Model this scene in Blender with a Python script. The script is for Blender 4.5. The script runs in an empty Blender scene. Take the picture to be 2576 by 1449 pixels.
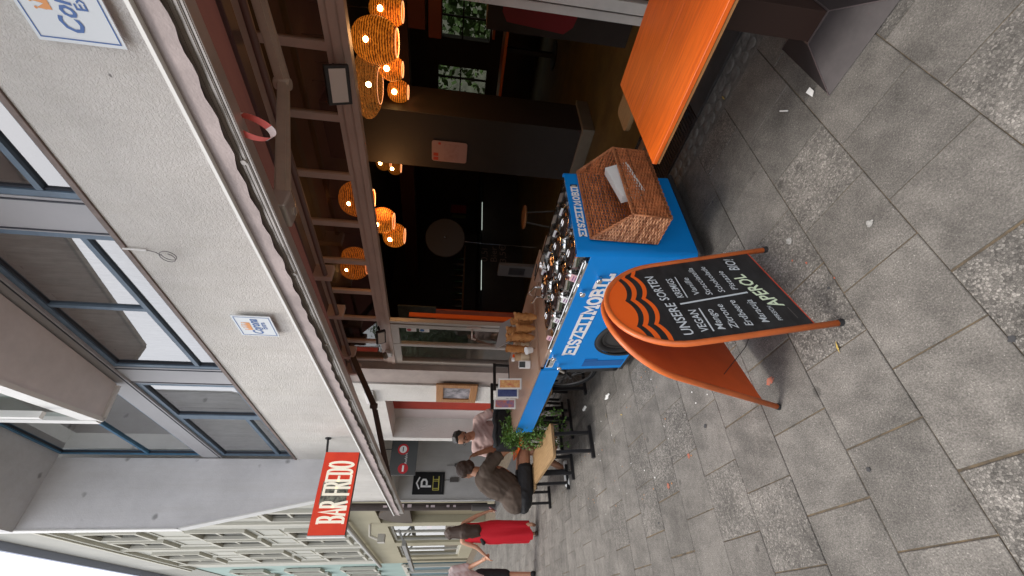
import bpy, bmesh, math, random
from mathutils import Vector as V, Matrix, noise
R = math.radians
rnd = random.Random(7)
S = bpy.context.scene
COL = S.collection
# ------------------------------------------------------------ camera, sky, sun, exposure
cd = bpy.data.cameras.new('camera'); cam = bpy.data.objects.new('camera', cd); COL.objects.link(cam)
AX = V((-0.14044306, 0.03452412, -0.98948665)); BX = V((0.61547097, 0.78587724, -0.05993704)); FX = V((0.77554576, -0.61741805, -0.1316196))
m = Matrix.Identity(4)
for i in range(3):
    m[i][0] = AX[i]; m[i][1] = -BX[i]; m[i][2] = -FX[i]
m[2][3] = 1.7
cam.matrix_world = m
cd.sensor_width = 36; cd.lens = 36 * 1084.98 / 2576; cd.clip_start = .02; cd.clip_end = 600
S.camera = cam
W = bpy.data.worlds.new('World'); S.world = W; W.use_nodes = True
nt = W.node_tree; nt.nodes.clear()
sky = nt.nodes.new('ShaderNodeTexSky'); sky.sky_type = 'NISHITA'; sky.sun_disc = False
SUN_EL, SUN_AZ = 68, 30     # azimuth measured from +y (street side) towards +x
sky.sun_elevation = R(SUN_EL); sky.sun_rotation = R(SUN_AZ); sky.air_density = 1.0; sky.dust_density = 4.0; sky.ozone_density = 1.0
bg = nt.nodes.new('ShaderNodeBackground'); bg.inputs[1].default_value = .125
ow = nt.nodes.new('ShaderNodeOutputWorld')
oc = nt.nodes.new('ShaderNodeMix'); oc.data_type = 'RGBA'; oc.inputs[0].default_value = .72; oc.inputs[7].default_value = (9.0, 9.0, 9.2, 1)   # thin bright overcast over the clear sky
nt.links.new(sky.outputs[0], oc.inputs[6]); nt.links.new(oc.outputs[2], bg.inputs[0]); nt.links.new(bg.outputs[0], ow.inputs[0])
sd = bpy.data.lights.new('sun', 'SUN'); sd.energy = 1.4; sd.angle = R(16); sd.color = (1, .95, .89)
so = bpy.data.objects.new('sun', sd); COL.objects.link(so)
sdir = V((math.sin(R(SUN_AZ)) * math.cos(R(SUN_EL)), math.cos(R(SUN_AZ)) * math.cos(R(SUN_EL)), math.sin(R(SUN_EL))))
so.rotation_euler = sdir.to_track_quat('Z', 'Y').to_euler()
so.location = (0, 6, 12)
S.view_settings.view_transform = 'Standard'; S.view_settings.look = 'None'; S.view_settings.exposure = .75; S.view_settings.gamma = 1
S.cycles.max_bounces = 7; S.cycles.transparent_max_bounces = 10

# ------------------------------------------------------------ materials
def M(name, col, rough=.6, metal=0, var=.0, vs=6, bump=0, bs=60, col2=None, spec=.5, emit=None, es=0, det=5, stretch=None):
    mt = bpy.data.materials.new(name); mt.use_nodes = True
    n = mt.node_tree.nodes; l = mt.node_tree.links; b = n['Principled BSDF']
    b.inputs['Base Color'].default_value = (*col, 1); b.inputs['Roughness'].default_value = rough
    b.inputs['Metallic'].default_value = metal; b.inputs['Specular IOR Level'].default_value = spec
    if emit: b.inputs['Emission Color'].default_value = (*emit, 1); b.inputs['Emission Strength'].default_value = es
    if var or bump:
        tc = n.new('ShaderNodeTexCoord'); mp = n.new('ShaderNodeMapping'); l.new(tc.outputs['Object'], mp.inputs[0])
        if stretch: mp.inputs['Scale'].default_value = stretch
    if var:
        t = n.new('ShaderNodeTexNoise'); t.inputs['Scale'].default_value = vs; t.inputs['Detail'].default_value = det; t.inputs['Roughness'].default_value = .65
        l.new(mp.outputs[0], t.inputs[0])
        r = n.new('ShaderNodeValToRGB'); c2 = col2 or tuple(c * (1 - var) for c in col)
        r.color_ramp.elements[0].position = .33; r.color_ramp.elements[1].position = .67
        r.color_ramp.elements[0].color = (*c2, 1); r.color_ramp.elements[1].color = (*(tuple(min(1, c * (1 + var * .5)) for c in col) if not col2 else col), 1)
        l.new(t.outputs[0], r.inputs[0]); l.new(r.outputs[0], b.inputs['Base Color'])
    if bump:
        t = n.new('ShaderNodeTexNoise'); t.inputs['Scale'].default_value = bs; t.inputs['Detail'].default_value = 4
        l.new(mp.outputs[0], t.inputs[0]); bp = n.new('ShaderNodeBump'); bp.inputs['Strength'].default_value = bump; bp.inputs['Distance'].default_value = .01
        l.new(t.outputs[0], bp.inputs['Height']); l.new(bp.outputs[0], b.inputs['Normal'])
    return mt
def glassmat(name, tint=(1, 1, 1), refl=.12, rough=.02):
    mt = bpy.data.materials.new(name); mt.use_nodes = True; n = mt.node_tree.nodes; l = mt.node_tree.links
    n.remove(n['Principled BSDF']); o = n['Material Output']
    a = n.new('ShaderNodeBsdfTransparent'); a.inputs[0].default_value = (*tint, 1)
    g = n.new('ShaderNodeBsdfGlossy'); g.inputs['Roughness'].default_value = rough
    ge = n.new('ShaderNodeNewGeometry'); dt = n.new('ShaderNodeVectorMath'); dt.operation = 'DOT_PRODUCT'; l.new(ge.outputs['Normal'], dt.inputs[0]); l.new(ge.outputs['Incoming'], dt.inputs[1])
    def mth(op, a, b=None):
        q = n.new('ShaderNodeMath'); q.operation = op
        if isinstance(a, (int, float)): q.inputs[0].default_value = a
        else: l.new(a, q.inputs[0])
        if b is not None: q.inputs[1].default_value = b
        return q.outputs[0]
    one = n.new('ShaderNodeMath'); one.operation = 'SUBTRACT'; one.inputs[0].default_value = 1; l.new(mth('ABSOLUTE', dt.outputs['Value']), one.inputs[1])
    f = mth('MULTIPLY', mth('POWER', one.outputs[0], 5), .95); ad = n.new('ShaderNodeMath'); ad.operation = 'ADD'; ad.use_clamp = True; ad.inputs[1].default_value = refl
    mx = n.new('ShaderNodeMixShader'); l.new(f, ad.inputs[0]); l.new(ad.outputs[0], mx.inputs[0]); l.new(a.outputs[0], mx.inputs[1]); l.new(g.outputs[0], mx.inputs[2]); l.new(mx.outputs[0], o.inputs[0])
    return mt
def plaster(name, col, bump=.5, scale=45, stain=.0):
    mt = M(name, col, .92, spec=.2); n = mt.node_tree.nodes; l = mt.node_tree.links; b = n['Principled BSDF']
    tc = n.new('ShaderNodeTexCoord')
    n1 = n.new('ShaderNodeTexNoise'); n1.inputs['Scale'].default_value = scale; n1.inputs['Detail'].default_value = 3; n1.inputs['Distortion'].default_value = 1.2; l.new(tc.outputs['Object'], n1.inputs[0])
    rr = n.new('ShaderNodeValToRGB'); rr.color_ramp.elements[0].position = .38; rr.color_ramp.elements[1].position = .6; l.new(n1.outputs[0], rr.inputs[0])
    bp = n.new('ShaderNodeBump'); bp.inputs['Strength'].default_value = bump; bp.inputs['Distance'].default_value = .012; l.new(rr.outputs[0], bp.inputs['Height']); l.new(bp.outputs[0], b.inputs['Normal'])
    n2 = n.new('ShaderNodeTexNoise'); n2.inputs['Scale'].default_value = .9; n2.inputs['Detail'].default_value = 8; n2.inputs['Roughness'].default_value = .7; l.new(tc.outputs['Object'], n2.inputs[0])
    r2 = n.new('ShaderNodeValToRGB'); r2.color_ramp.elements[0].position = .3; r2.color_ramp.elements[1].position = .62
    r2.color_ramp.elements[0].color = (*(c * .84 for c in col), 1); r2.color_ramp.elements[1].color = (*col, 1); l.new(n2.outputs[0], r2.inputs[0])
    # small drill marks and grimy spots
    vo = n.new('ShaderNodeTexVoronoi'); vo.inputs['Scale'].default_value = 1.9; vo.inputs['Randomness'].default_value = 1
    mp = n.new('ShaderNodeMapping'); l.new(tc.outputs['Object'], mp.inputs[0])
    n3 = n.new('ShaderNodeTexNoise'); n3.inputs['Scale'].default_value = 9; n3.inputs['Detail'].default_value = 5; l.new(tc.outputs['Object'], n3.inputs[0])
    ma = n.new('ShaderNodeVectorMath'); ma.operation = 'MULTIPLY_ADD'; ma.inputs[1].default_value = (.07, .07, .07); l.new(n3.outputs[1], ma.inputs[0]); l.new(mp.outputs[0], ma.inputs[2]); l.new(ma.outputs[0], vo.inputs[0])
    r3 = n.new('ShaderNodeValToRGB'); r3.color_ramp.elements[0].position = .015 + .05 * stain; r3.color_ramp.elements[1].position = .03 + .13 * stain
    k = .35 if stain < .3 else .5
    r3.color_ramp.elements[0].color = (k, k, k, 1); r3.color_ramp.elements[1].color = (1, 1, 1, 1); l.new(vo.outputs[0], r3.inputs[0])
    mx = n.new('ShaderNodeMix'); mx.data_type = 'RGBA'; mx.blend_type = 'MULTIPLY'; mx.inputs[0].default_value = 1
    m4 = n.new('ShaderNodeMapping'); m4.inputs['Scale'].default_value = (3.1, 3.1, .22); l.new(tc.outputs['Object'], m4.inputs[0]); n4 = n.new('ShaderNodeTexNoise'); n4.inputs['Scale'].default_value = 1.4; n4.inputs['Detail'].default_value = 8; n4.inputs['Roughness'].default_value = .75; l.new(m4.outputs[0], n4.inputs[0])
    r4 = n.new('ShaderNodeValToRGB'); r4.color_ramp.elements[0].position = .28; r4.color_ramp.elements[1].position = .55; r4.color_ramp.elements[0].color = (.925, .92, .90, 1); r4.color_ramp.elements[1].color = (1, 1, 1, 1); l.new(n4.outputs[0], r4.inputs[0])
    m5 = n.new('ShaderNodeMix'); m5.data_type = 'RGBA'; m5.blend_type = 'MULTIPLY'; m5.inputs[0].default_value = 1; l.new(r2.outputs[0], m5.inputs[6]); l.new(r4.outputs[0], m5.inputs[7])
    l.new(m5.outputs[2], mx.inputs[6]); l.new(r3.outputs[0], mx.inputs[7]); l.new(mx.outputs[2], b.inputs['Base Color'])
    return mt
def woodmat(name, c1, c2, stretch=(2, 30, 30), rough=.55, bump=.1):
    return M(name, c1, rough, col2=c2, var=.3, vs=2.2, bump=bump, bs=5, stretch=stretch, det=8)

white_wall = plaster('rough white plaster', (.71, .69, .655))
smooth_wall = plaster('smooth white render', (.76, .76, .78), .12, 30, .8)
grey_wall = plaster('grey painted render', (.58, .57, .56), .15, 30)
taupe = M('taupe painted metal', (.38, .32, .29), .55, var=.15, vs=4, bump=.05)
beige_metal = M('beige aluminium', (.64, .51, .45), .42, var=.1, vs=3, metal=.15)
bar_alu = M('ribbed aluminium', (.52, .47, .43), .36, metal=.45, var=.15, vs=3)
greige = M('grey sheet panel', (.42, .42, .44), .5, var=.06, vs=2)
blue_frame = M('blue grey window frame', (.12, .18, .25), .45, var=.2, vs=5)
blue_frame2 = M('bright blue window frame', (.06, .19, .33), .45, var=.2, vs=5)
dark_trim = M('dark trim', (.03, .035, .05), .5)
fabric_brown = M('brown awning cloth', (.185, .082, .072), .85, var=.2, vs=2, bump=.05, bs=200)
def translucent(mt, f, c):
    n = mt.node_tree.nodes; l = mt.node_tree.links; o = n['Material Output']; b = n['Principled BSDF']; t = n.new('ShaderNodeBsdfTranslucent'); t.inputs[0].default_value = (*c, 1); x = n.new('ShaderNodeMixShader'); x.inputs[0].default_value = f
    l.new(b.outputs[0], x.inputs[1]); l.new(t.outputs[0], x.inputs[2]); l.new(x.outputs[0], o.inputs[0])
translucent(fabric_brown, .10, (.22, .08, .065))
fabric_pink = M('faded awning valance', (.37, .31, .30), .9, var=.25, vs=5, bump=.25, bs=90)
white_paint = M('white paint', (.78, .78, .76), .5, var=.06, vs=3)
arm_grey = M('painted arm metal', (.50, .455, .39), .45, metal=.2, var=.15, vs=6)
arm_dark = M('dark arm metal', (.10, .078, .07), .5, metal=.2)
black = M('black metal', (.018, .018, .02), .45, var=.3, vs=10)
rubber = M('black rubber', (.02, .02, .021), .8, bump=.2)
chrome = M('chrome', (.86, .85, .84), .12, metal=1)
blue = M('blue powder coat', (.002, .25, .74), .42, var=.05, vs=3, bump=.03, bs=300, spec=.3)
blue_dark = M('blue recessed panel', (.006, .12, .40), .42)
orange = M('orange lacquered wood', (.86, .155, .012), .42, col2=(.60, .088, .008), var=.3, vs=2.5, bump=.06, bs=8, stretch=(2, 26, 26), det=8)
orange_tube = M('orange varnished frame', (.66, .15, .035), .35, var=.25, vs=5)
orange_back = M('orange board back', (.62, .10, .016), .55, var=.15, vs=3)
chalk = M('blackboard', (.011, .011, .012), .55, col2=(.030, .031, .033), var=.4, vs=7, stretch=(1, 1, 3), det=8)
paint_orange = M('orange marker paint', (.95, .14, .010), .6)
chalk_white = M('chalk white', (.62, .68, .72), .8)
chalk_green = M('pale green chalk', (.72, .85, .62), .8)
white_ink = M('white vinyl', (.90, .90, .90), .5)
wood_light = woodmat('worn light wood', (.42, .27, .13), (.27, .16, .07))
wood_flap = woodmat('beige counter laminate', (.42, .27, .19), (.36, .23, .16), rough=.35)
wood_frame = woodmat('orange brown wood', (.40, .20, .07), (.26, .11, .04))
foot_metal = M('patinated steel foot', (.040, .033, .034), .5, metal=.35, var=.35, vs=7, bump=.05)
column_red = M('dark red brown column', (.030, .012, .008), .6)
skin = M('skin', (.52, .27, .17), .5, var=.12, vs=20)
skin2 = M('tanned skin', (.40, .19, .11), .5, var=.12, vs=20)
hair_dark = M('dark brown hair', (.055, .030, .020), .6, var=.5, vs=40, stretch=(6, 6, 1), bump=.5, bs=60)
hair_blk = M('black hair', (.012, .01, .01), .5, var=.5, vs=50, bump=.5)
red_cloth = M('red dress cloth', (.62, .006, .02), .75, bump=.25, bs=14)
tee_taupe = M('taupe t-shirt', (.066, .046, .034), .9, var=.15, vs=6, bump=.5, bs=13)
tee_pink = M('dusty pink t-shirt', (.46, .33, .31), .9, var=.1, vs=6, bump=.5, bs=14)
tee_white = M('pale t-shirt', (.55, .45, .44), .9, bump=.4, bs=14)
black_cloth = M('black cloth', (.012, .012, .014), .8, bump=.4, bs=20)
leaf_m = M('plant leaves', (.09, .20, .025), .5, var=.6, vs=14)
leaf_dk = M('tree leaves', (.035, .085, .018), .6, var=.5, vs=2)
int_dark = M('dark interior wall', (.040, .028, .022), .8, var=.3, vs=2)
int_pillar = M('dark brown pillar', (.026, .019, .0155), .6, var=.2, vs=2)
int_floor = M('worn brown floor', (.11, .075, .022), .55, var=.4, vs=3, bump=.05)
int_grey = M('grey plastic', (.10, .09, .085), .5)
glass = glassmat('window glass', (.75, .78, .78), .22)
glass_top = glassmat('transom glass', (.6, .52, .5), .14)
glass_up = glassmat('upper window glass', (.62, .64, .64), .42)
clear = glassmat('clear glass', (.95, .95, .95), .05)
curtain = M('pale curtain', (.56, .55, .53), .9, var=.35, vs=6, stretch=(5, 1, .6))
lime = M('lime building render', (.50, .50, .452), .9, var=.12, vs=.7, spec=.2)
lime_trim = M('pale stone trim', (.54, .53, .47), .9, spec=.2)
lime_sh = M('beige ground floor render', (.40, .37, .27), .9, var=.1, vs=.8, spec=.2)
teal = M('teal render', (.30, .41, .38), .9, var=.1, vs=.8)
teal_dk = M('teal shop front', (.11, .18, .21), .7)
win_dark = M('dark window pane', (.02, .022, .028), .12)
roofgrey = M('zinc eave', (.34, .38, .50), .6)

# ------------------------------------------------------------ mesh helpers
def tag(o, label=None, cat=None, group=None, kind=None):
    if label: o['label'] = label
    if cat: o['category'] = cat
    if group: o['group'] = group
    if kind: o['kind'] = kind
    return o
def obj(name, bm, mat, parent=None, smooth=False, label=None):
    me = bpy.data.meshes.new(name); bm.normal_update(); bm.to_mesh(me); bm.free()
    mats = mat if isinstance(mat, (list, tuple)) else [mat]
    for q in mats: me.materials.append(q)
    if smooth:
        for p in me.polygons: p.use_smooth = True
        if smooth != 2:
            me.set_sharp_from_angle(angle=R(40))
    o = bpy.data.objects.new(name, me); COL.objects.link(o)
    if parent: o.parent = parent; o.matrix_parent_inverse = parent.matrix_world.inverted() if False else Matrix.Translation(-parent.location)
    if label: o['label'] = label
    return o
def thing(name, loc, label, cat, group=None):
    o = bpy.data.objects.new(name, None); o.empty_display_size = .1; o.location = loc; COL.objects.link(o)
    return tag(o, label, cat, group)
def B(): return bmesh.new()
def box(bm, x0, x1, y0, y1, z0, z1, mi=0, bev=0):
    x0, x1 = min(x0, x1), max(x0, x1); y0, y1 = min(y0, y1), max(y0, y1); z0, z1 = min(z0, z1), max(z0, z1)
    vs = [bm.verts.new((x, y, z)) for x in (x0, x1) for y in (y0, y1) for z in (z0, z1)]
    fs = []
    for f in ((0, 1, 3, 2), (4, 6, 7, 5), (0, 4, 5, 1), (2, 3, 7, 6), (0, 2, 6, 4), (1, 5, 7, 3)):
        q = bm.faces.new([vs[i] for i in f]); q.material_index = mi; fs.append(q)
    if bev:
        es = list({e for f in fs for e in f.edges})
        bmesh.ops.bevel(bm, geom=es, offset=bev, segments=2, affect='EDGES', profile=.6)
    return vs
def frame_of(d):
    d = d.normalized(); u = d.cross(V((0, 0, 1)))
    if u.length < 1e-3: u = V((1, 0, 0))
    u.normalize(); return u, d.cross(u)
def tube(bm, pts, r, seg=8, close=False, mi=0, cap=True, ry=None):
    pts = [V(p) for p in pts]; n = len(pts); rings = []
    for i, p in enumerate(pts):
        if close: d = pts[(i + 1) % n] - pts[i - 1]
        else: d = pts[min(i + 1, n - 1)] - pts[max(i - 1, 0)]
        if i == 0: u, w = frame_of(d)
        else:
            d.normalize(); u = (u - d * u.dot(d)); u.normalize(); w = d.cross(u)
        rr = r[i] if isinstance(r, (list, tuple)) else r
        rings.append([bm.verts.new(p + u * math.cos(2 * math.pi * k / seg) * rr + w * math.sin(2 * math.pi * k / seg) * (ry or rr)) for k in range(seg)])
    for i in range(n if close else n - 1):
        a, b = rings[i], rings[(i + 1) % n]
        for k in range(seg):
            f = bm.faces.new((a[k], a[(k + 1) % seg], b[(k + 1) % seg], b[k])); f.material_index = mi
    if cap and not close:
        f = bm.faces.new(list(reversed(rings[0]))); f.material_index = mi; f = bm.faces.new(rings[-1]); f.material_index = mi
def beam(bm, p, q, w, h, up=V((0, 0, 1)), mi=0, bev=0):
    p, q = V(p), V(q); d = (q - p).normalized(); s = d.cross(up)
    if s.length < 1e-3: s = d.cross(V((1, 0, 0)))
    s.normalize(); t = s.cross(d); vs = []
    for c in (p, q):
        for a, b in ((-1, -1), (1, -1), (1, 1), (-1, 1)): vs.append(bm.verts.new(c + s * a * w / 2 + t * b * h / 2))
    fs = []
    for f in ((3, 2, 1, 0), (4, 5, 6, 7), (0, 1, 5, 4), (1, 2, 6, 5), (2, 3, 7, 6), (3, 0, 4, 7)):
        g = bm.faces.new([vs[i] for i in f]); g.material_index = mi; fs.append(g)
    if bev: bmesh.ops.bevel(bm, geom=list({e for f in fs for e in f.edges}), offset=bev, segments=2, affect='EDGES')
def lathe(bm, prof, c=(0, 0, 0), seg=24, axis=V((0, 0, 1)), mi=0):
    c = V(c); axis = V(axis).normalized(); u, w = frame_of(axis); rings = []
    for r, z in prof:
        rings.append([bm.verts.new(c + axis * z + u * math.cos(2 * math.pi * k / seg) * r + w * math.sin(2 * math.pi * k / seg) * r) for k in range(seg)] if r > 1e-6 else [bm.verts.new(c + axis * z)])
    for a, b in zip(rings, rings[1:]):
        for k in range(seg):
            k2 = (k + 1) % seg
            if len(a) == 1 and len(b) == 1: continue
            if len(a) == 1: f = bm.faces.new((a[0], b[k2], b[k]))
            elif len(b) == 1: f = bm.faces.new((a[k], a[k2], b[0]))
            else: f = bm.faces.new((a[k], a[k2], b[k2], b[k]))
            f.material_index = mi
def poly(bm, pts, mi=0, thick=None):
    vs = [bm.verts.new(p) for p in pts]; f = bm.faces.new(vs); f.material_index = mi
    if thick is not None:
        r = bmesh.ops.extrude_face_region(bm, geom=[f]); bmesh.ops.translate(bm, vec=V(thick), verts=[g for g in r['geom'] if isinstance(g, bmesh.types.BMVert)])
        bmesh.ops.recalc_face_normals(bm, faces=bm.faces)
    return f
def ell(bm, c, r, rot=None, seg=16):
    mt = Matrix.Translation(V(c)) @ (rot.to_4x4() if rot else Matrix.Identity(4)) @ Matrix.Diagonal((*r, 1))
    bmesh.ops.create_uvsphere(bm, u_segments=seg, v_segments=seg * 2 // 3, radius=1, matrix=mt)
def cap(bm, p, q, r1, r2, seg=12):
    tube(bm, [p, q], [r1, r2], seg); ell(bm, p, (r1, r1, r1), seg=seg); ell(bm, q, (r2, r2, r2), seg=seg)
def blob(name, bm, mat, parent, voxel=.012, sm=2):
    me = bpy.data.meshes.new('t'); bm.to_mesh(me); bm.free(); o = bpy.data.objects.new('t', me); COL.objects.link(o)
    md = o.modifiers.new('r', 'REMESH'); md.mode = 'VOXEL'; md.voxel_size = voxel
    if sm:
        s = o.modifiers.new('s', 'SMOOTH'); s.iterations = sm; s.factor = .5
    dg = bpy.context.evaluated_depsgraph_get(); dg.update()
    nm = bpy.data.meshes.new_from_object(o.evaluated_get(dg)); bpy.data.objects.remove(o); bpy.data.meshes.remove(me)
    nm.name = name; nm.materials.clear(); nm.materials.append(mat)
    for p in nm.polygons: p.use_smooth = True
    o = bpy.data.objects.new(name, nm); COL.objects.link(o)
    if parent: o.parent = parent; o.matrix_parent_inverse = Matrix.Translation(-parent.location)
    return o
def copy_tree(o, parent=None):
    c = o.copy(); COL.objects.link(c)
    if parent: c.parent = parent
    for ch in list(o.children): copy_tree(ch, c)
    return c
# lettering ---------------------------------------------------------
def arc(cx, cy, rx, ry, a0, a1, n=10):
    return [(cx + rx * math.cos(R(a0 + (a1 - a0) * i / n)), cy + ry * math.sin(R(a0 + (a1 - a0) * i / n))) for i in range(n + 1)]
GL = {
 'E': (.62, [[(.08, 0), (.08, 1)], [(.0, .0), (.62, 0)], [(0, 1), (.6, 1)], [(.08, .5), (.5, .5)]]),
 'I': (.42, [[(.21, 0), (.21, 1)], [(0, 0), (.42, 0)], [(0, 1), (.42, 1)]]),
 'S': (.6, [[(.56, .82)] + arc(.3, .75, .25, .25, 20, 180, 7) + [(.06, .62), (.3, .5), (.54, .38)] + arc(.3, .25, .25, .25, 0, -160, 7)]),
 'Z': (.6, [[(.02, 1), (.56, 1), (.04, 0), (.6, 0)]]),
 'T': (.6, [[(.3, 0), (.3, 1)], [(0, 1), (.6, 1)], [(.18, 0), (.42, 0)]]),
 'M': (.85, [[(.1, 0), (.1, 1), (.425, .35), (.75, 1), (.75, 0)], [(0, 0), (.2, 0)], [(.65, 0), (.85, 0)]]),
 'O': (.66, [arc(.33, .5, .3, .5, 90, 450, 20)]),
 'B': (.62, [[(.08, 0), (.08, 1)], [(0, 1), (.32, 1)] + arc(.33, .76, .22, .24, 80, -90, 6) + [(.1, .52)], [(0, 0), (.32, 0)] + arc(.34, .26, .25, .26, -80, 90, 6)]),
 'L': (.58, [[(.12, 1), (.12, 0), (.56, 0), (.56, .18)], [(0, 1), (.26, 1)]]),
 'A': (.62, [[(.02, 0), (.31, 1), (.6, 0)], [(.14, .3), (.48, .3)]]),
 'R': (.62, [[(.08, 0), (.08, 1), (.32, 1)] + arc(.33, .76, .23, .24, 80, -90, 6) + [(.1, .52)], [(.3, .5), (.58, 0)]]),
 'F': (.56, [[(.08, 0), (.08, 1), (.56, 1)], [(.08, .52), (.46, .52)]]),
 'D': (.62, [[(.08, 0), (.08, 1), (.28, 1)] + arc(.28, .7, .28, .3, 80, 0, 5) + arc(.28, .3, .28, .3, 0, -90, 5) + [(.08, 0)]]),
 'P': (.6, [[(.08, 0), (.08, 1), (.32, 1)] + arc(.33, .74, .23, .26, 80, -90, 6) + [(.1, .48)]]),
 ' ': (.3, []),
}
def stroke(bm, pts, t, fn, h):
    P = [V((p[0], p[1], 0)) for p in pts]; L, Rr = [], []
    for i, p in enumerate(P):
        d0 = (P[i] - P[i - 1]).normalized() if i > 0 else None; d1 = (P[i + 1] - P[i]).normalized() if i < len(P) - 1 else None
        if d0 is None: d = d1
        elif d1 is None: d = d0
        else: d = (d0 + d1).normalized() if (d0 + d1).length > .1 else d1
        nn = V((-d.y, d.x, 0)); k = 1
        if d0 is not None and d1 is not None: k = min(1.6, 1 / max(.5, abs(nn.dot(V((-d1.y, d1.x, 0))))))
        L.append(p + nn * t / 2 * k); Rr.append(p - nn * t / 2 * k)
    vl = [bm.verts.new(fn(q.x, q.y, h)) for q in L]; vr = [bm.verts.new(fn(q.x, q.y, h)) for q in Rr]
    for i in range(len(P) - 1):
        try: bm.faces.new((vr[i], vr[i + 1], vl[i + 1], vl[i]))
        except ValueError: pass
def block_text(bm, s, org, xd, yd, W_, H_, t, gap=.14, lift=.0012):
    """slab lettering fitted to a width and height"""
    xd, yd = V(xd), V(yd); nd = xd.cross(yd).normalized(); org = V(org)
    tw = sum(GL[c][0] for c in s) + gap * (len(s) - 1); kx = (W_ - t) / tw; ky = H_ - t; x = 0; j = 0
    for c in s:
        w, st = GL[c]
        for pl in st:
            pts = [((x + px) * kx + t / 2, py * ky + t / 2) for px, py in pl]; j += 1
            # square line ends
            if len(pts) > 1 and (V(pts[0]) - V(pts[-1])).length > 1e-6:
                a, b = V(pts[0]), V(pts[1]); pts[0] = tuple(a + (a - b).normalized() * t * .5)
                a, b = V(pts[-1]), V(pts[-2]); pts[-1] = tuple(a + (a - b).normalized() * t * .5)
            stroke(bm, pts, t, lambda u, v, h: org + xd * u + yd * v + nd * h, lift + (j % 3) * .0003)
        x += w + gap
def text(name, s, org, xd, yd, W_, H_, mat, parent, lift=.0015, bold=0, shear=0, rot=0):
    """typed or handwritten words in Blender's own face, fitted to a width and a cap height"""
    cu = bpy.data.curves.new('t', 'FONT'); cu.body = s; cu.size = 1; cu.offset = bold; cu.shear = shear; cu.resolution_u = 2
    o = bpy.data.objects.new('t', cu); COL.objects.link(o); dg = bpy.context.evaluated_depsgraph_get(); dg.update()
    me = bpy.data.meshes.new_from_object(o.evaluated_get(dg)); bpy.data.objects.remove(o); bpy.data.curves.remove(cu)
    xs = [v.co.x for v in me.vertices]; ys = [v.co.y for v in me.vertices]; x0, x1 = min(xs), max(xs)
    xd, yd = V(xd).normalized(), V(yd).normalized(); nd = xd.cross(yd); org = V(org); ca, sa = math.cos(R(rot)), math.sin(R(rot))
    kx = W_ / (x1 - x0); ky = H_ / .73
    for v in me.vertices:
        a, b = (v.co.x - x0) * kx, v.co.y * ky
        a, b = a * ca - b * sa, a * sa + b * ca
        v.co = org + xd * a + yd * b + nd * lift
    me.materials.clear(); me.materials.append(mat); me.name = name
    o = bpy.data.objects.new(name, me); COL.objects.link(o); o.parent = parent; o.matrix_parent_inverse = Matrix.Translation(-parent.location)
    return o
def strip(bm, pts, w, fn, h=.0016): stroke(bm, pts, w, fn, h)

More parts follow.
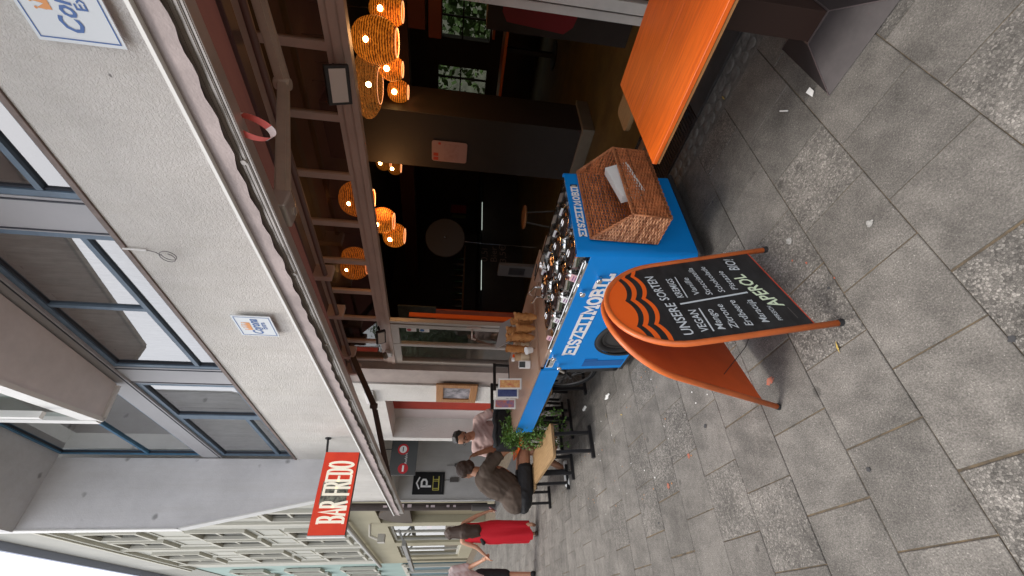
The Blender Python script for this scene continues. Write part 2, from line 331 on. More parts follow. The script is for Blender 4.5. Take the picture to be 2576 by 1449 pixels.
# ============================================================ GROUND
def slabmat():
    mt = M('paving slabs', (.2, .2, .2), .85, spec=.3); n = mt.node_tree.nodes; l = mt.node_tree.links; b = n['Principled BSDF']
    at = n.new('ShaderNodeAttribute'); at.attribute_name = 'tone'; sp = n.new('ShaderNodeSeparateColor'); l.new(at.outputs[0], sp.inputs[0])
    ge = n.new('ShaderNodeNewGeometry')
    def tex(kind, sc, **k):
        t = n.new(kind); t.inputs['Scale'].default_value = sc; l.new(ge.outputs[0], t.inputs['Vector'])
        for a, v in k.items(): t.inputs[a].default_value = v
        return t
    def ramp(src, e):
        r = n.new('ShaderNodeValToRGB'); r.color_ramp.elements[0].position = e[0][0]; r.color_ramp.elements[0].color = (*[e[0][1]] * 3, 1)
        r.color_ramp.elements[1].position = e[-1][0]; r.color_ramp.elements[1].color = (*[e[-1][1]] * 3, 1)
        for p, c in e[1:-1]:
            q = r.color_ramp.elements.new(p); q.color = (*[c] * 3, 1)
        l.new(src, r.inputs[0]); return r
    def mix(bt, f, a, c):
        x = n.new('ShaderNodeMix'); x.data_type = 'RGBA'; x.blend_type = bt
        if isinstance(f, float): x.inputs[0].default_value = f
        else: l.new(f, x.inputs[0])
        l.new(a, x.inputs[6]); l.new(c, x.inputs[7]); return x.outputs[2]
    # fine slab: salt and pepper speckle
    f1 = tex('ShaderNodeTexNoise', 150, Detail=4, Roughness=.8); r1 = ramp(f1.outputs[0], [(.3, .45), (.5, .92), (.72, 1.7)])
    v1 = tex('ShaderNodeTexVoronoi', 70); r2 = ramp(v1.outputs['Distance'], [(.1, 1.9), (.17, 1.0)])
    # coarse slab: exposed pebbles and pits
    v2 = tex('ShaderNodeTexVoronoi', 130); sc = n.new('ShaderNodeSeparateColor'); l.new(v2.outputs['Color'], sc.inputs[0]); r3 = ramp(sc.outputs[0], [(.0, .45), (.25, .8), (.7, 1.1), (1, 1.8)])
    v3 = tex('ShaderNodeTexVoronoi', 130); v3.feature = 'DISTANCE_TO_EDGE'; r4 = ramp(v3.outputs['Distance'], [(.02, .55), (.12, 1.0)])
    big = tex('ShaderNodeTexNoise', 2.3, Detail=6, Roughness=.7); r5 = ramp(big.outputs[0], [(.3, .66), (.7, 1.25)]); big2 = tex('ShaderNodeTexNoise', 9, Detail=7, Roughness=.75); r7 = ramp(big2.outputs[0], [(.32, .74), (.66, 1.2)])
    st = tex('ShaderNodeTexVoronoi', 2.6); r6 = ramp(st.outputs['Distance'], [(.05, .62), (.075, 1.0)])
    fine = mix('MULTIPLY', 1.0, r1.outputs[0], r2.outputs[0]); coarse = mix('MULTIPLY', 1.0, r3.outputs[0], r4.outputs[0])
    both = mix('MIX', sp.outputs[1], fine, coarse)
    k = mix('MULTIPLY', 1.0, both, r5.outputs[0]); k = mix('MULTIPLY', 1.0, k, r7.outputs[0]); k = mix('MULTIPLY', 1.0, k, r6.outputs[0])
    cm = n.new('ShaderNodeCombineColor')
    for i, w in enumerate((1.07, 1.0, .905)):
        q = n.new('ShaderNodeMath'); q.operation = 'MULTIPLY'; q.inputs[1].default_value = w; l.new(sp.outputs[0], q.inputs[0]); l.new(q.outputs[0], cm.inputs[i])
    l.new(mix('MULTIPLY', 1.0, k, cm.outputs[0]), b.inputs['Base Color'])
    bp = n.new('ShaderNodeBump'); bp.inputs['Strength'].default_value = .5; bp.inputs['Distance'].default_value = .003; l.new(both, bp.inputs['Height']); l.new(bp.outputs[0], b.inputs['Normal'])
    return mt
def build_ground():
    bm = B(); box(bm, -60, 160, -90, 90, -.5, -.006)
    sand = M('sandy joint bed', (.17, .125, .075), .95, col2=(.06, .052, .042), var=.5, vs=14, bump=.4, bs=120)
    tag(obj('ground', bm, sand), kind='structure')
    bm = B(); cl = bm.loops.layers.float_color.new('tone'); P = .3745; y_in = -2.665
    coarse = {(0, 1): 1}
    for k in range(-6, 62):
        x0 = 1.287 + P * k
        off = -.36 if k % 2 == 0 else -.55
        if k % 2 == 0: ys = [-.17 + .3745 * j - .0 for j in range(-8, 14)]
        else: ys = [-.36 + .3745 * j for j in range(-8, 14)]
        ys = [y for y in ys if y > y_in + .1]; ys = [y_in] + ys
        for j in range(len(ys) - 1):
            a, b_ = ys[j], ys[j + 1]; cx, cy = x0 + P / 2, (a + b_) / 2
            g = .0013 + rnd.random() * .0013; gy0 = rnd.choice((.0015, .002, .003, .006)) if cy > -1.4 else .002; gy1 = rnd.choice((.002, .003, .005)) if cy > -1.4 else .002
            xa, xb, ya, yb = x0 + g, x0 + P - g, a + gy0, b_ - gy1
            tone = .142 + rnd.random() * .035; co = .75 if rnd.random() < .15 else rnd.random() * .25
            # the coarse slabs one can pick out close to the camera
            for q in ((1.1, -.17), (.73, -.55), (1.47, -1.10), (1.1, -.92), (.35, -.75), (3.35, -.93), (2.97, -1.1)):
                if abs(cx - q[0]) < .19 and abs(cy - q[1]) < .19: co = .9; tone = .165
            for q in ((1.47, -.73), (1.85, -.55), (1.47, -.35), (1.1, -.93), (1.85, -.9), (1.1, -1.3), (.73, -1.5), (1.85, -1.4), (2.2, -1.1)):
                if abs(cx - q[0]) < .19 and abs(cy - q[1]) < .19: co = 0.0
            if cy < -2.0: tone *= .8  # awning shade put into the tone of slabs near the wall
            z = rnd.uniform(-.0012, .0012); bv = .003
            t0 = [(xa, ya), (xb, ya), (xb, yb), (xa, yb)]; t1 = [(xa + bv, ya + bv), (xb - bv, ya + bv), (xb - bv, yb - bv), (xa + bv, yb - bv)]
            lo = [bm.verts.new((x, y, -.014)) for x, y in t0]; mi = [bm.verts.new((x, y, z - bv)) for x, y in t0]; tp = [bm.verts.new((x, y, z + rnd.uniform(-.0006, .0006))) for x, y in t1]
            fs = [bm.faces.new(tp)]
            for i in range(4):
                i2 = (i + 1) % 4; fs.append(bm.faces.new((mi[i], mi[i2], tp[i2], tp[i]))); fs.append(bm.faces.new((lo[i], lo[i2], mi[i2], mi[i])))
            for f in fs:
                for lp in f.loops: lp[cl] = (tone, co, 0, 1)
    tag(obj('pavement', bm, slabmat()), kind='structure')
    # cobble strip along the wall
    bm = B(); x = -1.0
    while x < 15:
        y = -2.70
        w = rnd.uniform(.07, .12)
        for r_ in range(2):
            h = rnd.uniform(.085, .105); cx, cy = x + w / 2 + rnd.uniform(-.006, .006), y - h / 2
            mt = Matrix.Translation((cx, cy, -.012)) @ Matrix.Rotation(rnd.uniform(-.2, .2), 4, 'Z') @ Matrix.Diagonal((w * .5, h * .5, .017, 1))
            r = bmesh.ops.create_icosphere(bm, subdivisions=2, radius=1, matrix=mt)
            for v in r['verts']:
                d = v.co - V((cx, cy, 0)); nn = noise.noise(v.co * 20) * .008; k = max(abs(d.x) / (w * .5), abs(d.y) / (h * .5), .01)
                l2 = math.hypot(d.x / (w * .5), d.y / (h * .5)); v.co.x = cx + d.x * (1 + .25 * (l2 / k - 1)) + nn; v.co.y = cy + d.y * (1 + .25 * (l2 / k - 1)) + nn; v.co.z = min(v.co.z, -.001) + nn * .5
            y -= h + .004
        x += w + .006
    cob = M('cobble stone', (.135, .13, .12), .85, var=.5, vs=12, bump=.5, bs=80)
    tag(obj('cobble_strip', bm, cob, smooth=2), kind='structure')
    bm = B(); box(bm, -3, 15, -2.91, -2.666, -.02, -.0055); tag(obj('cobble_bed', bm, M('grey grout', (.12, .115, .105), .95, var=.4, vs=20, bump=.6, bs=90)), kind='structure')
    bm = B()
    box(bm, -3, 1.5, -3.36, -2.905, -.01, .012, bev=.004); box(bm, 2.56, 4.2, -3.36, -2.905, -.01, .012, bev=.004); box(bm, 4.21, 15, -3.36, -2.905, -.01, .010, bev=.004)
    tag(obj('base_slabs', bm, M('dark base slab', (.045, .043, .043), .6, var=.3, vs=8, bump=.1)), kind='structure')
    bm = B(); box(bm, 1.51, 2.55, -3.30, -2.91, -.01, .008)
    for i in range(34): box(bm, 1.53 + i * .03, 1.542 + i * .03, -3.28, -2.93, .008, .016)
    tag(obj('ribbed_metal_grate', bm, foot_metal), 'dark ribbed metal grate let into the ground between table and basket', 'grate')
    # orange paint marks and spots on the slabs
    def splat(cx, cy, rx, ry, mat, nm, seed):
        bm = B(); r2 = random.Random(seed)
        vs = [bm.verts.new((cx + math.cos(a) * rx * r2.uniform(.6, 1.2), cy + math.sin(a) * ry * r2.uniform(.6, 1.2), .004)) for a in [i * math.pi / 9 for i in range(18)]]
        bm.faces.new(vs); tag(obj(nm, bm, mat), kind='structure')
    pm = M('worn orange paint on stone', (.45, .10, .05), .9, col2=(.22, .13, .10), var=.3, vs=60)
    splat(1.9, -.985, .035, .022, pm, 'paint_mark', 1)
    dk = M('dark gum spot', (.05, .05, .052), .9); lt = M('pale worn spot', (.42, .41, .39), .9, col2=(.2, .2, .19), var=.4, vs=90)
    for i, (x, y, r, q) in enumerate([(.905, -.64, .012, dk), (1.02, -1.27, .017, lt), (1.33, -1.17, .008, dk), (.58, -.78, .011, dk), (1.38, -1.52, .02, lt), (1.78, -2.3, .008, dk), (1.72, -2.22, .009, dk), (2.6, -1.0, .015, dk), (2.9, -.9, .02, pm), (3.3, -.8, .022, pm), (1.28, -1.19, .005, pm), (1.36, -1.35, .007, pm), (1.42, -1.42, .007, pm), (1.6, -.45, .010, dk), (3.6, -.6, .012, dk)]):
        splat(x, y, r, r, q, 'worn_spot', 20 + i)
build_ground()

# ============================================================ BAR BUILDING
YF = -3.2
bld = thing('bar_building', (5, YF, 0), 'white plastered corner building with blue window bands above the open bar front', 'building')
def part(nm, bm, mt, par=bld, **k): return obj(nm, bm, mt, par, **k)
bm = B()
box(bm, -4, 11.0, YF, YF - .25, 3.3, 5.05)              # band over the bar, below the windows
box(bm, 11.0, 15.05, YF, YF - .25, 3.1, 12)             # above the driveway
box(bm, 6.75, 7.41, YF, YF - .45, .0, 3.3)              # poster pier
box(bm, 7.41, 9.27, YF, YF - .45, 2.79, 3.3)            # niche lintel
box(bm, 9.27, 9.45, YF, YF - .45, 0, 3.3)
box(bm, 9.45, 11.0, YF, YF - .3, 3.1, 3.3)
part('wall', bm, white_wall)
bm = B(); box(bm, 8.80, 9.27, YF - .43, YF - .6, 0, 2.79); part('niche_wall', bm, M('pinkish white render', (.55, .47, .45), .9))
bm = B(); box(bm, 7.41, 8.80, YF - .44, YF - .6, 0, 2.79); part('red_door', bm, M('red painted door', (.42, .035, .015), .6, var=.15, vs=3))
bm = B(); box(bm, 6.28, 6.75, YF - .03, YF - .5, 0, 3.3); part('taupe_pilaster', bm, taupe)
bm = B(); box(bm, -4, .86, YF - .06, YF - .4, 0, 3.3); part('taupe_wall', bm, taupe)
bm = B(); box(bm, -4, 10.8, YF + .02, YF + .004, 5.05, 5.085); box(bm, -4, 10.8, YF + .012, YF - .2, 5.085, 5.11); part('sill', bm, M('brownish sill flashing', (.21, .16, .14), .6, var=.3, vs=8))
# driveway
bm = B(); box(bm, 15.0, 15.05, YF - .02, -12, 0, 3.1); part('driveway_wall', bm, grey_wall)
bm = B(); box(bm, 9.27, 9.45, YF - .46, -12, 0, 3.1); box(bm, 9.45, 15.0, YF - .31, -12, 3.1, 3.3); box(bm, 9.4, 15.05, -12.01, -12.2, 0, 3.3); part('driveway_ceiling', bm, grey_wall)
bm = B(); box(bm, 14.93, 15.07, YF + .006, YF - .015, 0, 3.1); part('corner_bead', bm, white_paint)
# first floor windows: band z 5.11 .. 6.65
def winpart(x0, x1, z0, z1, mullz=None, mullx=None, fr=blue_frame, cur=True, y=YF - .06, fw=.075):
    bm = B()
    for a, b, c, d in ((x0, x1, z0, z0 + fw), (x0, x1, z1 - fw, z1), (x0, x0 + fw, z0 + fw, z1 - fw), (x1 - fw, x1, z0 + fw, z1 - fw)): box(bm, a, b, y, y - .07, c, d)
    if mullz: box(bm, x0 + fw, x1 - fw, y - .004, y - .066, mullz - fw * .4, mullz + fw * .4)
    if mullx:
        for mx in mullx: box(bm, mx - fw * .4, mx + fw * .4, y - .008, y - .062, (mullz or z0) + fw * .4, z1 - fw)
    w = obj('window', bm, fr, bld)
    bm = B(); poly(bm, [(x0 + fw, y - .04, z0 + fw), (x1 - fw, y - .04, z0 + fw), (x1 - fw, y - .04, z1 - fw), (x0 + fw, y - .04, z1 - fw)]); obj('pane', bm, glass_up, w).matrix_parent_inverse = Matrix.Identity(4)
    if cur:
        bm = B(); n = int((x1 - x0) * 14); pts = [(x0 + (x1 - x0) * i / n, y - .17 - .03 * math.sin(i * 1.7) - .01 * math.sin(i * .7)) for i in range(n + 1)]
        lo = [bm.verts.new((px, py, z0)) for px, py in pts]; hi = [bm.verts.new((px, py, z1)) for px, py in pts]
        for i in range(n): bm.faces.new((lo[i], lo[i + 1], hi[i + 1], hi[i]))
        obj('curtain', bm, curtain, w).matrix_parent_inverse = Matrix.Identity(4)
    # dark inner gasket
    bm = B(); g = .018
    for a, b, c, d in ((x0 + fw, x1 - fw, z0 + fw, z0 + fw + g), (x0 + fw, x1 - fw, z1 - fw - g, z1 - fw), (x0 + fw, x0 + fw + g, z0 + fw + g, z1 - fw - g), (x1 - fw - g, x1 - fw, z0 + fw + g, z1 - fw - g)): box(bm, a, b, y - .02, y - .05, c, d)
    obj('gasket', bm, dark_trim, w).matrix_parent_inverse = Matrix.Identity(4)
    return w
def fixp(o): return o
winpart(-1.2, 3.17, 5.115, 6.66, 5.48, (1.0,), cur=False)
winpart(3.64, 6.54, 5.115, 6.66, 5.48, (5.0,))
winpart(7.08, 8.50, 5.115, 6.66, None, None, fw=.09)
winpart(8.50, 10.79, 5.115, 6.66, 5.45, None, fw=.09)
winpart(-1.2, 3.6, 7.05, 9.9, 8.2, (1.2,), fr=blue_frame2)
winpart(3.62, 7.2, 7.05, 9.9, 8.2, (5.2,), fr=blue_frame2)
winpart(7.22, 10.78, 7.05, 9.9, 8.15, (8.9,), fr=blue_frame2, cur=False)
bm = B()
box(bm, 3.17, 3.64, YF - .05, YF - .25, 5.115, 6.66); box(bm, 6.54, 7.08, YF - .05, YF - .25, 5.115, 6.66); box(bm, -4, -1.2, YF - .05, YF - .25, 5.115, 9.9)
box(bm, -4, 10.8, YF - .02, YF - .25, 6.66, 7.05); part('sheet_panel', bm, greige)
bm = B()
for x in (3.2, 3.6, 6.58, 7.03): box(bm, x, x + .016, YF - .04, YF - .052, 5.115, 6.66)
box(bm, -4, 10.8, YF - .012, YF - .022, 6.69, 6.705); part('panel_joint', bm, dark_trim)
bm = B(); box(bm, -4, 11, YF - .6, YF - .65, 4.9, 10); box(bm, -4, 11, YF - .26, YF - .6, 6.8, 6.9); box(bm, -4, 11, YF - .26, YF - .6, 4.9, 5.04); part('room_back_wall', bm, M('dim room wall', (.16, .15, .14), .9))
# projecting bay with grey underside and pale glazing
bay = B()
ou = [(-4, -1.35), (5.4, -2.42), (7.12, -2.66)]
poly(bay, [(-4, YF, 6.84), (7.03, YF, 6.84), (7.12, -2.66, 6.84), (5.4, -2.42, 6.84), (-4, -1.1, 6.84)], thick=(0, 0, .1))
part('bay_underside', bay, M('grey bay underside', (.74, .71, .705), .85, var=.08, vs=3))
bm = B()
def wallstrip(bm, p, q, z0, z1, off=0): 
    d = (V((q[0], q[1], 0)) - V((p[0], p[1], 0))).normalized(); n_ = V((-d.y, d.x, 0)); a = V((p[0], p[1], 0)) + n_ * off; b = V((q[0], q[1], 0)) + n_ * off
    beam(bm, (a.x, a.y, (z0 + z1) / 2), (b.x, b.y, (z0 + z1) / 2), .06, z1 - z0)
for p, q in (((-4, -1.1), (5.4, -2.42)), ((5.4, -2.42), (7.12, -2.66)), ((7.12, -2.66), (7.05, -3.18))):
    wallstrip(bm, p, q, 6.80, 7.05, .0); wallstrip(bm, p, q, 9.7, 9.9, 0)
for t in (7.12,): beam(bm, (7.1, -2.67, 6.85), (7.1, -2.67, 9.9), .12, .12)
for t in (.0, .35, .7): beam(bm, (5.4 - 9.4 * t * .8 + 1.0, -2.28 + 1.32 * t * .8 - .16, 7.05), (5.4 - 9.4 * t * .8 + 1.0, -2.28 + 1.32 * t * .8 - .16, 9.7), .09, .07)
part('bay_frame', bm, white_paint)
bm = B(); poly(bm, [(-4, -1.1, 7.05), (5.4, -2.44, 7.05), (5.4, -2.44, 9.7), (-4, -1.1, 9.7)]); poly(bm, [(5.4, -2.44, 7.05), (7.1, -2.68, 7.05), (7.1, -2.68, 9.7), (5.4, -2.44, 9.7)]); part('bay_glazing', bm, glassmat('greenish bay glass', (.5, .65, .6), .3))
bm = B(); poly(bm, [(-4, -1.3, 7.3), (6.9, -2.85, 7.3), (6.9, -2.85, 9.6), (-4, -1.3, 9.6)]); part('bay_blind', bm, M('pale blind', (.45, .47, .45), .9))
# upper slab and the side wall with its slanted foot
bm = B(); poly(bm, [(-4, YF - .3, 9.93), (10.8, YF - .3, 9.93), (10.8, -1.78, 9.93), (-4, -1.78, 9.93)], thick=(0, 0, .3)); box(bm, -4, 11, YF - .25, YF - .4, 10.23, 12); part('roof_slab', bm, smooth_wall)
bm = B(); poly(bm, [(10.8, YF + .001, 4.2), (10.8, YF + .001, 12), (10.8, -1.82, 12), (10.8, -1.82, 6.98), (10.8, -2.12, 5.55), (10.8, -2.35, 4.3), (10.8, -2.5, 4.2)], thick=(.2, 0, 0)); part('side_wall', bm, smooth_wall)
bm = B(); box(bm, 10.78, 11.02, -1.82, -1.795, 6.98, 12); beam(bm, (10.9, -1.81, 7.0), (10.9, -2.36, 4.3), .24, .03, up=V((1, 0, 0)).cross(V((0, -.5, -2.7))).normalized()); part('edge_trim', bm, white_paint)
# shop front: transom grid, beam, glazed door panels
YG = -3.35
bm = B()
box(bm, .86, 6.3, YG + .03, YG - .05, 2.55, 2.60); box(bm, .86, 6.3, YG + .015, YG - .05, 2.605, 2.675); box(bm, .86, 6.3, YG - .005, YG - .05, 2.68, 2.73)
box(bm, .86, 6.3, YG + .0, YG - .05, 3.24, 3.3)
for x in (.95, 1.54, 2.11, 2.715, 3.33, 3.93, 4.5, 5.1, 5.7, 6.24): box(bm, x - .032, x + .032, YG - .008, YG - .05, 2.73, 3.24)
part('transom_frame', bm, beige_metal)
bm = B(); poly(bm, [(.86, YG - .03, 2.73), (6.3, YG - .03, 2.73), (6.3, YG - .03, 3.24), (.86, YG - .03, 3.24)]); part('transom_glass', bm, glass_top)
bm = B()
x0, x1 = 5.06, 6.28
for a, b in ((x0, x0 + .05), (5.14, 5.22), (5.66, 5.72), (6.18, 6.28)): box(bm, a, b, YG + .02, YG - .04, .15, 2.55)
box(bm, 5.22, 6.18, YG + .018, YG - .038, 2.44, 2.55); box(bm, 5.22, 6.18, YG + .018, YG - .038, .15, .3); part('door_frame', bm, M('pale beige aluminium', (.52, .47, .42), .4, metal=.15, var=.1, vs=3))
bm = B(); poly(bm, [(5.22, YG, .3), (6.18, YG, .3), (6.18, YG, 2.44), (5.22, YG, 2.44)]); part('door_glass', bm, glassmat('door glass', (.75, .75, .75), .16))
bm = B(); box(bm, 5.1, 5.135, YG + .045, YG + .02, 1.3, 1.5); tube(bm, [(5.17, YG + .03, 1.42), (5.17, YG + .09, 1.42), (5.3, YG + .1, 1.41), (5.32, YG + .1, 1.36)], .012); part('door_handle', bm, beige_metal)
bm = B(); box(bm, 5.03, 5.057, YG - .06, YG - .12, .15, 2.3); part('orange_door_edge', bm, paint_orange)
bm = B(); box(bm, 5.2, 5.66, YG - .30, YG - .32, .3, 1.95); part('orange_inner_panel', bm, M('orange red panel', (.50, .10, .03), .4, col2=(.35, .05, .02), var=.4, vs=4))  # orange leaf behind the glass, put in for the orange reflection
bm = B(); box(bm, 5.2, 5.66, YG - .34, YG - .36, 1.95, 2.5); box(bm, 5.7, 6.2, YG - .34, YG - .36, .2, 2.5); part('dim_inner_wall', bm, M('dim green brown wall', (.05, .055, .035), .6, var=.6, vs=6))
bm = B(); box(bm, .96, 1.03, YG + .06, YG - .02, .15, 2.55); box(bm, 1.045, 1.10, YG + .04, YG - .02, .15, 2.55); part('folding_door_post', bm, M('white lacquered post', (.5, .48, .45), .4, var=.1, vs=5))
bm = B(); box(bm, .86, 5.06, YF - .03, YF - .12, 0, .15); part('threshold', bm, woodmat('threshold wood', (.34, .22, .15), (.24, .15, .1)))
bm = B(); box(bm, .86, 5.06, YF - .125, YF - .15, .02, .153); box(bm, .86, 5.06, YF - .16, YF - .18, .02, .153); part('door_track', bm, chrome)
# notices stuck on the door glass
def sticker(x0, x1, z0, z1, nm, mats, y=YG + .004):
    bm = B(); box(bm, x0, x1, y, y - .002, z0, z1); o = part(nm, bm, white_paint)
    bm = B(); lathe(bm, [(0, .003), (.032, .003)], ((x0 + x1) / 2, y, (z0 + z1) / 2 + .03), 16, V((0, 1, 0))); obj('print', bm, mats, o).matrix_parent_inverse = Matrix.Identity(4)
sticker(5.24, 5.33, 2.2, 2.34, 'notice_sticker', M('red print', (.5, .02, .03), .6)); sticker(5.24, 5.33, 2.02, 2.16, 'notice_sticker', M('blue print', (.02, .13, .4), .6))
# ---------------- interior room
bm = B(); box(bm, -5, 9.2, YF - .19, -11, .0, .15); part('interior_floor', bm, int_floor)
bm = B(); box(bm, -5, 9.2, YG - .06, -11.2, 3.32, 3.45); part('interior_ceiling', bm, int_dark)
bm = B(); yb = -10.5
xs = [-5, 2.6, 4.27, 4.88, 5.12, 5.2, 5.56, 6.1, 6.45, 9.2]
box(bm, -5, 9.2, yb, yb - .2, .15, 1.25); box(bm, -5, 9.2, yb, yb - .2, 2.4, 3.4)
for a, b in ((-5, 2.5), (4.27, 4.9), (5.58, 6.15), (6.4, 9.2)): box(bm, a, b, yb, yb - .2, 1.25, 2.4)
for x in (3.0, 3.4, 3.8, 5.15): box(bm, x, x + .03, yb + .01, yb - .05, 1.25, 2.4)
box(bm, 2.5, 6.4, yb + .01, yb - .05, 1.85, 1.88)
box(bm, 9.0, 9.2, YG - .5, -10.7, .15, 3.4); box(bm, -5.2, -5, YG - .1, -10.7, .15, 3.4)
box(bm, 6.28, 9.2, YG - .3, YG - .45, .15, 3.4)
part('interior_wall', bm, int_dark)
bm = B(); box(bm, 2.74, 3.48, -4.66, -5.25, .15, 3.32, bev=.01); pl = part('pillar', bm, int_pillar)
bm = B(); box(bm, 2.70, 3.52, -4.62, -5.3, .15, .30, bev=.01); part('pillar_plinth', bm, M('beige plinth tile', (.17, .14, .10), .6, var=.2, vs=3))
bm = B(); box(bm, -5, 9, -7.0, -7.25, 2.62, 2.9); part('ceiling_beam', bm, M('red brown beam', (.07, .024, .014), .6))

# ============================================================ FAR BUILDINGS
def far_window(par, x0, x1, z0, z1, y, trim):
    bm = B(); f = .13
    for a, b, c, d in ((x0 - f, x1 + f, z1, z1 + f), (x0 - f, x1 + f, z0 - f, z0), (x0 - f, x0, z0, z1), (x1, x1 + f, z0, z1)): box(bm, a, b, y + .12, y - .02, c, d)
    w = obj('window', bm, trim, par)
    bm = B(); box(bm, x0, x1, y - .05, y - .1, z0, z1); o = obj('pane', bm, win_dark, w); o.matrix_parent_inverse = Matrix.Identity(4)
    bm = B(); box(bm, (x0 + x1) / 2 - .05, (x0 + x1) / 2 + .05, y + .01, y - .049, z0, z1); box(bm, x0, (x0 + x1) / 2 - .05, y + .008, y - .048, z0 + (z1 - z0) * .62, z0 + (z1 - z0) * .62 + .09); box(bm, (x0 + x1) / 2 + .05, x1, y + .008, y - .048, z0 + (z1 - z0) * .62, z0 + (z1 - z0) * .62 + .09)
    o = obj('mullion', bm, trim, w); o.matrix_parent_inverse = Matrix.Identity(4)
far = thing('tenement_building', (23, -3.25, 0), 'pale lime tenement with white framed windows, beyond the white building', 'building')
bm = B(); yw = -3.22
cols = [16.2, 19.6, 21.6, 25.0, 27.0]; rows = [(5.6, 7.4), (9.05, 10.85), (12.7, 14.45)]
# wall with real window openings
zz = [5.15] + [v for r_ in rows for v in r_] + [15.3]
xx = [15.1] + [v for c in cols for v in (c, c + 1.25)] + [31.0]
for i in range(len(xx) - 1):
    for j in range(len(zz) - 1):
        if i % 2 == 1 and j % 2 == 1: continue
        box(bm, xx[i], xx[i + 1], yw, yw - .4, zz[j], zz[j + 1])
obj('wall', bm, lime, far)
bm = B(); box(bm, 15.1, 31, yw - .4, yw - 9, 5.0, 17.3); box(bm, 15.1, 31, yw + .04, yw - .4, 15.45, 17.88); obj('attic_wall', bm, M('grey attic render', (.42, .42, .39), .9, var=.1, vs=.8), far)
bm = B(); box(bm, 15.1, 31, -2.92, yw - .3, 17.9, 18.02); box(bm, 15.1, 31, -2.895, -2.92, 17.88, 18.1); obj('roof_eave', bm, roofgrey, far)
bm = B(); box(bm, 15.1, 31, -3.05, yw - .1, 15.3, 15.45); box(bm, 15.1, 31, -3.1, yw - .1, 15.15, 15.3)
for x in (18.2, 23.6, 29.0): box(bm, x - .12, x + .12, yw + .1, yw - .1, 5.2, 15.15); box(bm, x + .35, x + .45, yw + .05, yw - .1, 5.2, 15.15)
obj('cornice', bm, lime_trim, far)
for c in cols:
    for z0, z1 in rows: far_window(far, c, c + 1.25, z0, z1, yw, lime_trim)
for c in cols:
    for z0, z1 in ((7.75, 8.7), (11.15, 12.35)):
        bm = B()
        for a, b, cc, d in ((c, c + 1.25, z1 - .06, z1), (c, c + 1.25, z0, z0 + .06), (c, c + .06, z0 + .06, z1 - .06), (c + 1.19, c + 1.25, z0 + .06, z1 - .06)): box(bm, a, b, yw + .03, yw - .01, cc, d)
        obj('spandrel_moulding', bm, lime_trim, far)
bm = B(); tube(bm, [(15.1, -3.08, 5.05), (31, -3.08, 5.05)], .09, 10); obj('gutter_pipe', bm, M('pale pipe', (.42, .41, .38), .5), far)
gw = B(); sx = [(15.1, 16.0), (18.6, 19.3), (23.4, 24.4), (28.5, 29.4), (30.3, 31.0)]
for a, b in sx: box(gw, a, b, yw, yw - .4, 0, 5.15)
for a, b, z0, z1 in ((16.0, 18.6, 3.9, 5.15), (19.3, 23.4, 3.72, 5.15), (19.3, 23.4, 0, .62), (24.4, 28.5, 3.7, 5.15), (24.4, 28.5, 0, .62), (29.4, 30.3, 3.4, 5.15)): box(gw, a, b, yw, yw - .4, z0, z1)
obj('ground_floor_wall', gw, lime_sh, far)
bm = B(); box(bm, 15.1, 31, yw - 1.2, yw - 1.4, 0, 5); obj('shop_interior', bm, M('dim shop interior', (.10, .10, .10), .8, var=.7, vs=2.2), far)
# arched doorway
bm = B(); n = 14; pts = [(17.3 + 1.25 * math.cos(math.pi * i / n), yw - .25, 2.75 + 1.1 * math.sin(math.pi * i / n)) for i in range(n + 1)] + [(16.05, yw - .25, 0), (18.55, yw - .25, 0)]
poly(bm, pts, thick=(0, -.08, 0)); obj('arched_door', bm, M('dull olive door', (.22, .19, .12), .8, var=.1, vs=1), far)
bm = B(); pts = [(17.3 + 1.25 * math.cos(math.pi * i / n), yw + .03, 2.75 + 1.1 * math.sin(math.pi * i / n)) for i in range(n + 1)]
poly(bm, pts, thick=(0, -.2, 0)); obj('arch_canopy', bm, M('brown arch canopy', (.075, .055, .04), .7), far)
for (a, b, z0, z1, cc) in ((19.3, 23.4, .62, 3.72, (.03, .035, .04)), (24.4, 28.5, .62, 3.7, (.04, .04, .04))):
    bm = B(); f = .12
    for p_, q_, c, d in ((a, b, z0, z0 + f), (a, b, z1 - f, z1), (a, a + f, z0 + f, z1 - f), (b - f, b, z0 + f, z1 - f), ((a + b) / 2 - .05, (a + b) / 2 + .05, z0 + f, z1 - f)): box(bm, p_, q_, yw - .1, yw - .2, c, d)
    w = obj('shop_window', bm, lime_trim, far)
    bm = B(); poly(bm, [(a + f, yw - .15, z0 + f), (b - f, yw - .15, z0 + f), (b - f, yw - .15, z1 - f), (a + f, yw - .15, z1 - f)]); o = obj('pane', bm, glass, w); o.matrix_parent_inverse = Matrix.Identity(4)
    bm = B()
    for i in range(16):
        x = rnd.uniform(a + .2, b - .5); z = rnd.uniform(z0 + .2, z1 - .6); box(bm, x, x + rnd.uniform(.1, .5), yw - .5, yw - .52, z, z + rnd.uniform(.1, .5), mi=i % 4)
    o = obj('window_display', bm, [M('blue display', (.05, .15, .35), .6), M('white display', (.6, .6, .6), .6), M('pink display', (.6, .15, .25), .6), M('grey display', (.2, .22, .22), .6)], w); o.matrix_parent_inverse = Matrix.Identity(4)
bm = B()
for x in (20, 23.4, 24.6, 28.3): beam(bm, (x, yw, 3.35), (x + .35, yw + .55, 3.0), .07, .07)
box(bm, 19.6, 23.8, yw + .45, yw + .62, 2.98, 3.13); box(bm, 24.2, 29.0, yw + .45, yw + .62, 2.98, 3.13); obj('folded_awning', bm, M('grey folded awning', (.26, .26, .25), .6), far)
